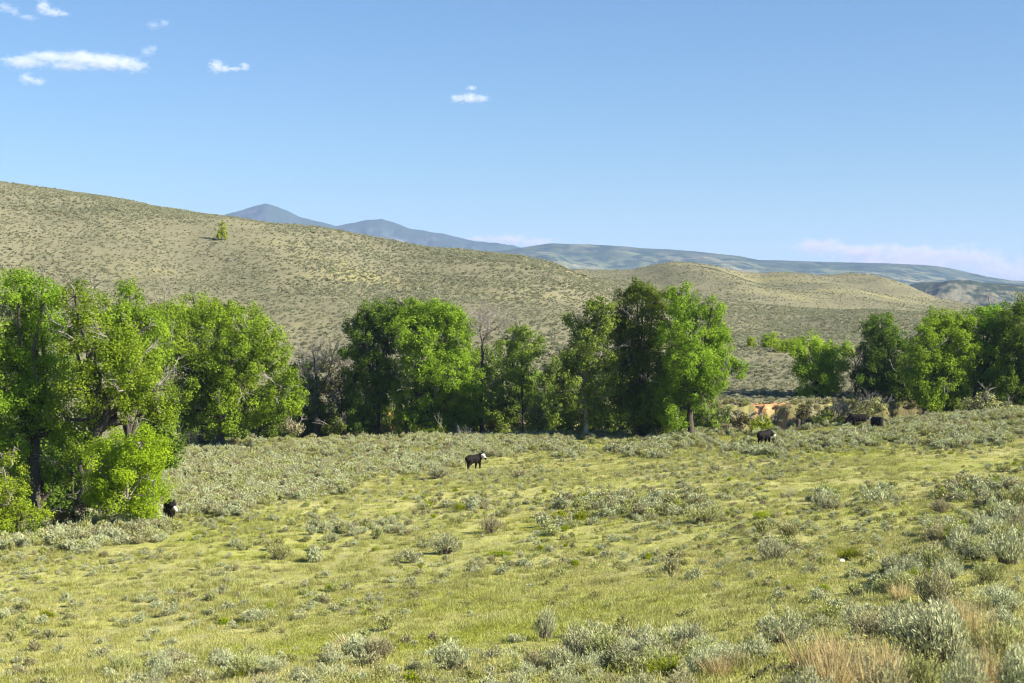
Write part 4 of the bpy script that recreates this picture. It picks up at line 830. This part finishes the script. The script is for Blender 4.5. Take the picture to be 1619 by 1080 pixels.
    if white == 'face': wv = ((dist < 0.23) & (((co - a) @ (b - a)) > -0.02) & (np.abs((co[:, 1] - a[1]) * cy - (co[:, 0] - a[0]) * sy) < 0.26)).astype(float) * np.where(t > 0.90, 0.0, 1.0)
    if white == 'muzzle': wv = ((dist < 0.20) & (t > 0.45)).astype(float)
    fattr(body, 'white', wv); body.polygons.foreach_set('use_smooth', np.ones(len(body.polygons), bool))
    p = ground_at(px, py, 60, dmax)
    o = link('cow', body, None, (p[0], p[1], p[2] - 0.02)); o.scale = (scale,) * 3; o.rotation_euler = (0, 0, math.radians(heading))
    return tag(o, label, 'cow', 'cattle grazing the meadow')
make_cow('black white-faced calf standing in the open, mid meadow', 750, 742, 0.98, 48, -1.7, 1.28, 'face', 0.10)
make_cow('black cow with a white muzzle beside the young leafy tree at left', 268, 823, 0.98, -84, 0.8, 1.15, 'muzzle', 0.08)
make_cow('black cow with lowered white face in front of the red dirt bank', 1209, 704, 1.02, 48, -1.25, 0.86, 'face', 0.06)
make_cow('all-black cow seen side-on, half hidden behind sagebrush', 1357, 675, 1.02, 178, 0.0, 0.62, None, 0.05)
make_cow('all-black cow facing the camera with lowered head, rightmost of the herd', 1387, 682, 1.05, -78, -0.4, 0.62, None, 0.05)

# ------------------------------------------------------------------ small things
r = np.random.RandomState(12)
p = ground_at(1262, 681, 60, 170); V, Qd = [], []
tube(V, Qd, np.array([[0, 0, -0.2], [0.02, 0, 0.25], [-0.02, 0.02, 0.6], [0.03, 0, 0.95], [0.05, 0, 1.25], [0.06, 0, 1.27]]), [0.34, 0.25, 0.22, 0.24, 0.17, 0.01], 9)
tube(V, Qd, np.array([[0, 0, 0.8], [-0.2, 0, 1.05], [-0.3, 0.05, 1.3]]), [0.12, 0.08, 0.03], 6)
o = link('stump', mesh('stump', np.concatenate(V), quads=np.concatenate(Qd), mat=M['dark_wood'], smooth=True), None, p); tag(o, 'dark upright tree stump at the right end of the red dirt bank', 'stump')
p = ground_at(1214, 1074, 8, 60); V, Qd = [], []
def bl(a, b, r0, r1, n=6, amp=0.025): tube(V, Qd, wobble(np.array(a), np.array(b), n, amp, r), np.linspace(r0, r1, n), 7)
bl((-0.32, 0, 0.02), (0.02, 0.05, 0.16), 0.022, 0.035); bl((0.02, 0.05, 0.16), (0.36, 0, 0.20), 0.035, 0.03); bl((0.0, 0.03, 0.15), (0.20, -0.10, -0.03), 0.035, 0.03); bl((-0.1, 0, 0.12), (-0.22, -0.12, -0.05), 0.05, 0.06); bl((0.36, 0, 0.2), (0.42, -0.03, 0.14), 0.045, 0.02); bl((0.1, 0, 0.1), (0.16, 0.1, -0.05), 0.03, 0.03); bl((0.05, 0.05, 0.17), (0.12, 0.1, 0.3), 0.02, 0.008)
o = link('dead_branch', mesh('dead_branch', np.concatenate(V), quads=np.concatenate(Qd), mat=M['dark_wood'], smooth=True), None, p); tag(o, 'gnarled dark dead branch on the ground at the bottom, left of the dry grass', 'branch')
m_, t_, o_ = ntree('white_stone'); tc = N(t_, 'ShaderNodeTexCoord'); pb = N(t_, 'ShaderNodeBsdfPrincipled'); pb.inputs['Roughness'].default_value = 0.85
L(t_, ramp(t_, noise(t_, tc.outputs['Object'], 8, 5), [(0.3, (0.55, 0.53, 0.50)), (0.6, (0.82, 0.81, 0.78))]), pb.inputs['Base Color']); L(t_, pb.outputs[0], o_.inputs[0])
bm = bmesh.new(); bmesh.ops.create_icosphere(bm, subdivisions=3, radius=0.11)
for v in bm.verts:
    c = v.co; k = 1 + 0.5 * float(fbm(np.array([c.x * 7 + 3]), np.array([c.y * 7 + c.z * 5]), 4, 3)[0]); v.co = Vector((c.x * k * 1.25, c.y * k * 0.7, max(c.z, -0.06) * k * (0.62 + c.x * 1.4)))
me = bpy.data.meshes.new('stone'); bm.to_mesh(me); bm.free(); me.materials.append(m_)
p = ground_at(1331, 888, 8, 120); o = link('stone', me, None, p + np.array([0, 0, 0.02])); tag(o, 'small bright white stone in front of the vivid green shrub', 'stone')

# ------------------------------------------------------------------ clouds: loose puffs of tiny droplets-sized flakes, far away
def cloud_mat(puffs, tau, seed, colr, soft):
    """vapour: density falls off from the middle of each puff (centre, radii in object space) and is torn by noise"""
    m, t, out = ntree('cloud_vapour'); tc = N(t, 'ShaderNodeTexCoord'); p = tc.outputs['Object']
    acc = None; rmin = min(rr[2] for _, rr in puffs); rmean = float(np.mean([rr[0] for _, rr in puffs]))
    mp = N(t, 'ShaderNodeMapping'); mp.inputs['Scale'].default_value = (1, 1, 1.8); mp.inputs['Location'].default_value = (seed * 531.0, seed * 77.0, 0); L(t, p, mp.inputs[0])
    nz = noise(t, mp.outputs[0], 0.9 / rmin, 6, 0.62)
    for (c, rr) in puffs:
        sb = N(t, 'ShaderNodeVectorMath', operation='SUBTRACT'); L(t, p, sb.inputs[0]); sb.inputs[1].default_value = tuple(c)
        dv = N(t, 'ShaderNodeVectorMath', operation='DIVIDE'); L(t, sb.outputs[0], dv.inputs[0]); dv.inputs[1].default_value = tuple(rr)
        ln = N(t, 'ShaderNodeVectorMath', operation='LENGTH'); L(t, dv.outputs[0], ln.inputs[0])
        iv = N(t, 'ShaderNodeMath', operation='SUBTRACT'); iv.inputs[0].default_value = 1.0; L(t, ln.outputs['Value'], iv.inputs[1])
        if acc is None: acc = iv.outputs[0]
        else:
            mx = N(t, 'ShaderNodeMath', operation='SMOOTH_MAX'); mx.inputs[2].default_value = 0.25; L(t, acc, mx.inputs[0]); L(t, iv.outputs[0], mx.inputs[1]); acc = mx.outputs[0]
    n0 = N(t, 'ShaderNodeMath', operation='MULTIPLY_ADD'); L(t, nz, n0.inputs[0]); n0.inputs[1].default_value = 1.6; n0.inputs[2].default_value = -1.0
    ad = N(t, 'ShaderNodeMath', operation='ADD'); L(t, acc, ad.inputs[0]); L(t, n0.outputs[0], ad.inputs[1])
    mr = N(t, 'ShaderNodeMapRange'); mr.interpolation_type = 'SMOOTHSTEP'; mr.inputs[1].default_value = 0.0; mr.inputs[2].default_value = soft; mr.inputs[4].default_value = tau / (2 * rmin); L(t, ad.outputs[0], mr.inputs[0])
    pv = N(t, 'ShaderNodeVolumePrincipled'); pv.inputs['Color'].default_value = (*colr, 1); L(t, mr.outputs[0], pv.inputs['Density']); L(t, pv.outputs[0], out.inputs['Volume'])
    return m
def make_cloud(label, puffs, d, seed, tau, colr=(1.0, 1.0, 1.0), soft=0.85, thick=1.0):
    """puffs: photo x, y, half width, half height; one closed hull fused round all of them, vapour inside"""
    k = d / F; cs = [px_point(a, b, d) for (a, b, _, _) in puffs]; c0 = np.mean(cs, axis=0)
    pf = [(c - c0, np.array([rx, max(rx * 0.6, ry) * thick, ry * 1.1]) * k * 1.35) for c, (_, _, rx, ry) in zip(cs, puffs)]
    bm = bmesh.new()
    for (c, rr) in pf:
        g = bmesh.ops.create_icosphere(bm, subdivisions=3, radius=1.0)
        for v in g['verts']: v.co = Vector((v.co.x * rr[0] + c[0], v.co.y * rr[1] + c[1], v.co.z * rr[2] + c[2]))
    me = bpy.data.meshes.new('cloud'); bm.to_mesh(me); bm.free()
    tmp = bpy.data.objects.new('cloud_hull', me); COL.objects.link(tmp)
    rm = tmp.modifiers.new('fuse', 'REMESH'); rm.mode = 'VOXEL'; rm.voxel_size = float(min(rr[2] for _, rr in pf) / 3.5)
    dg = bpy.context.evaluated_depsgraph_get(); dg.update()
    hull = bpy.data.meshes.new_from_object(tmp.evaluated_get(dg)); bpy.data.objects.remove(tmp); hull.name = 'cloud'
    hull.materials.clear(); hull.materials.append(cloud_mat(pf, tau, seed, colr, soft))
    o = link('cloud', hull, None, c0); return tag(o, label, 'cloud', 'small fair-weather clouds')
make_cloud('longest white cloud, stretched along the upper left sky', [(40, 98, 40, 11), (75, 90, 40, 9), (125, 92, 44, 12), (165, 98, 48, 13), (195, 100, 34, 12), (215, 104, 22, 11), (110, 105, 40, 7)], 9500, 1, 1.1)
make_cloud('small cloud hanging just below the long cloud', [(42, 124, 14, 10), (58, 129, 16, 6)], 9400, 2, 1.0)
make_cloud('small wispy puff above the right end of the long cloud', [(232, 82, 12, 9), (241, 78, 10, 8)], 9600, 3, 0.7)
make_cloud('pale puff in the upper left sky, midway above the long cloud', [(243, 40, 12, 8), (260, 37, 10, 7)], 9800, 4, 0.7)
make_cloud('cloud at the top of the sky, second from the left edge', [(68, 12, 13, 12), (85, 20, 18, 7), (100, 22, 12, 4)], 10000, 5, 0.8)
make_cloud('faint cloud touching the upper left corner', [(8, 12, 16, 9), (22, 18, 12, 8), (45, 28, 18, 5)], 10000, 6, 0.5)
make_cloud('two-lobed small cloud right of the long cloud', [(342, 105, 14, 11), (355, 109, 14, 6), (372, 109, 14, 4), (387, 105, 9, 7)], 9500, 7, 1.0)
make_cloud('lone flat cloud near the middle of the sky', [(725, 156, 16, 7), (742, 155, 20, 8), (760, 156, 14, 7), (746, 139, 10, 4)], 9200, 8, 1.1)
make_cloud('long pinkish cloud bank low on the horizon behind the mesa', [(1300, 392, 60, 14), (1370, 400, 80, 16), (1450, 405, 80, 18), (1520, 408, 70, 20), (1560, 420, 50, 26), (1600, 432, 60, 24), (1660, 436, 70, 24), (1420, 420, 120, 20)], 24000, 9, 3.2, (1.0, 0.76, 0.77), 0.9, 0.5)  # pink of low sunlight is put into the vapour colour
make_cloud('faint pale cloud streak on the horizon where mountain and mesa meet', [(800, 380, 46, 10), (850, 384, 40, 8), (760, 378, 30, 6)], 24000, 10, 1.4, (1.0, 0.76, 0.77), 0.9, 0.5)  # same low-sun pink put into the vapour colour

# ------------------------------------------------------------------ haze
m_, t_, o_ = ntree('haze_air'); pv = N(t_, 'ShaderNodeVolumePrincipled'); pv.inputs['Color'].default_value = (0.43, 0.60, 0.95, 1); pv.inputs['Density'].default_value = 6.5e-5; pv.inputs['Anisotropy'].default_value = 0.0
L(t_, pv.outputs[0], o_.inputs['Volume'])
x0, x1, y0, y1, z0, z1 = -12500, 12500, -300, 16500, -60, 640
V = np.array([(x, y, z) for x in (x0, x1) for y in (y0, y1) for z in (z0, z1)])
Qh = [(0, 1, 3, 2), (4, 6, 7, 5), (0, 4, 5, 1), (2, 3, 7, 6), (0, 2, 6, 4), (1, 5, 7, 3)]
tag(link('haze', mesh('haze', V, quads=Qh, mat=m_)), 'thin blue summer haze over the far mesas and mountains', 'haze', None, 'stuff')
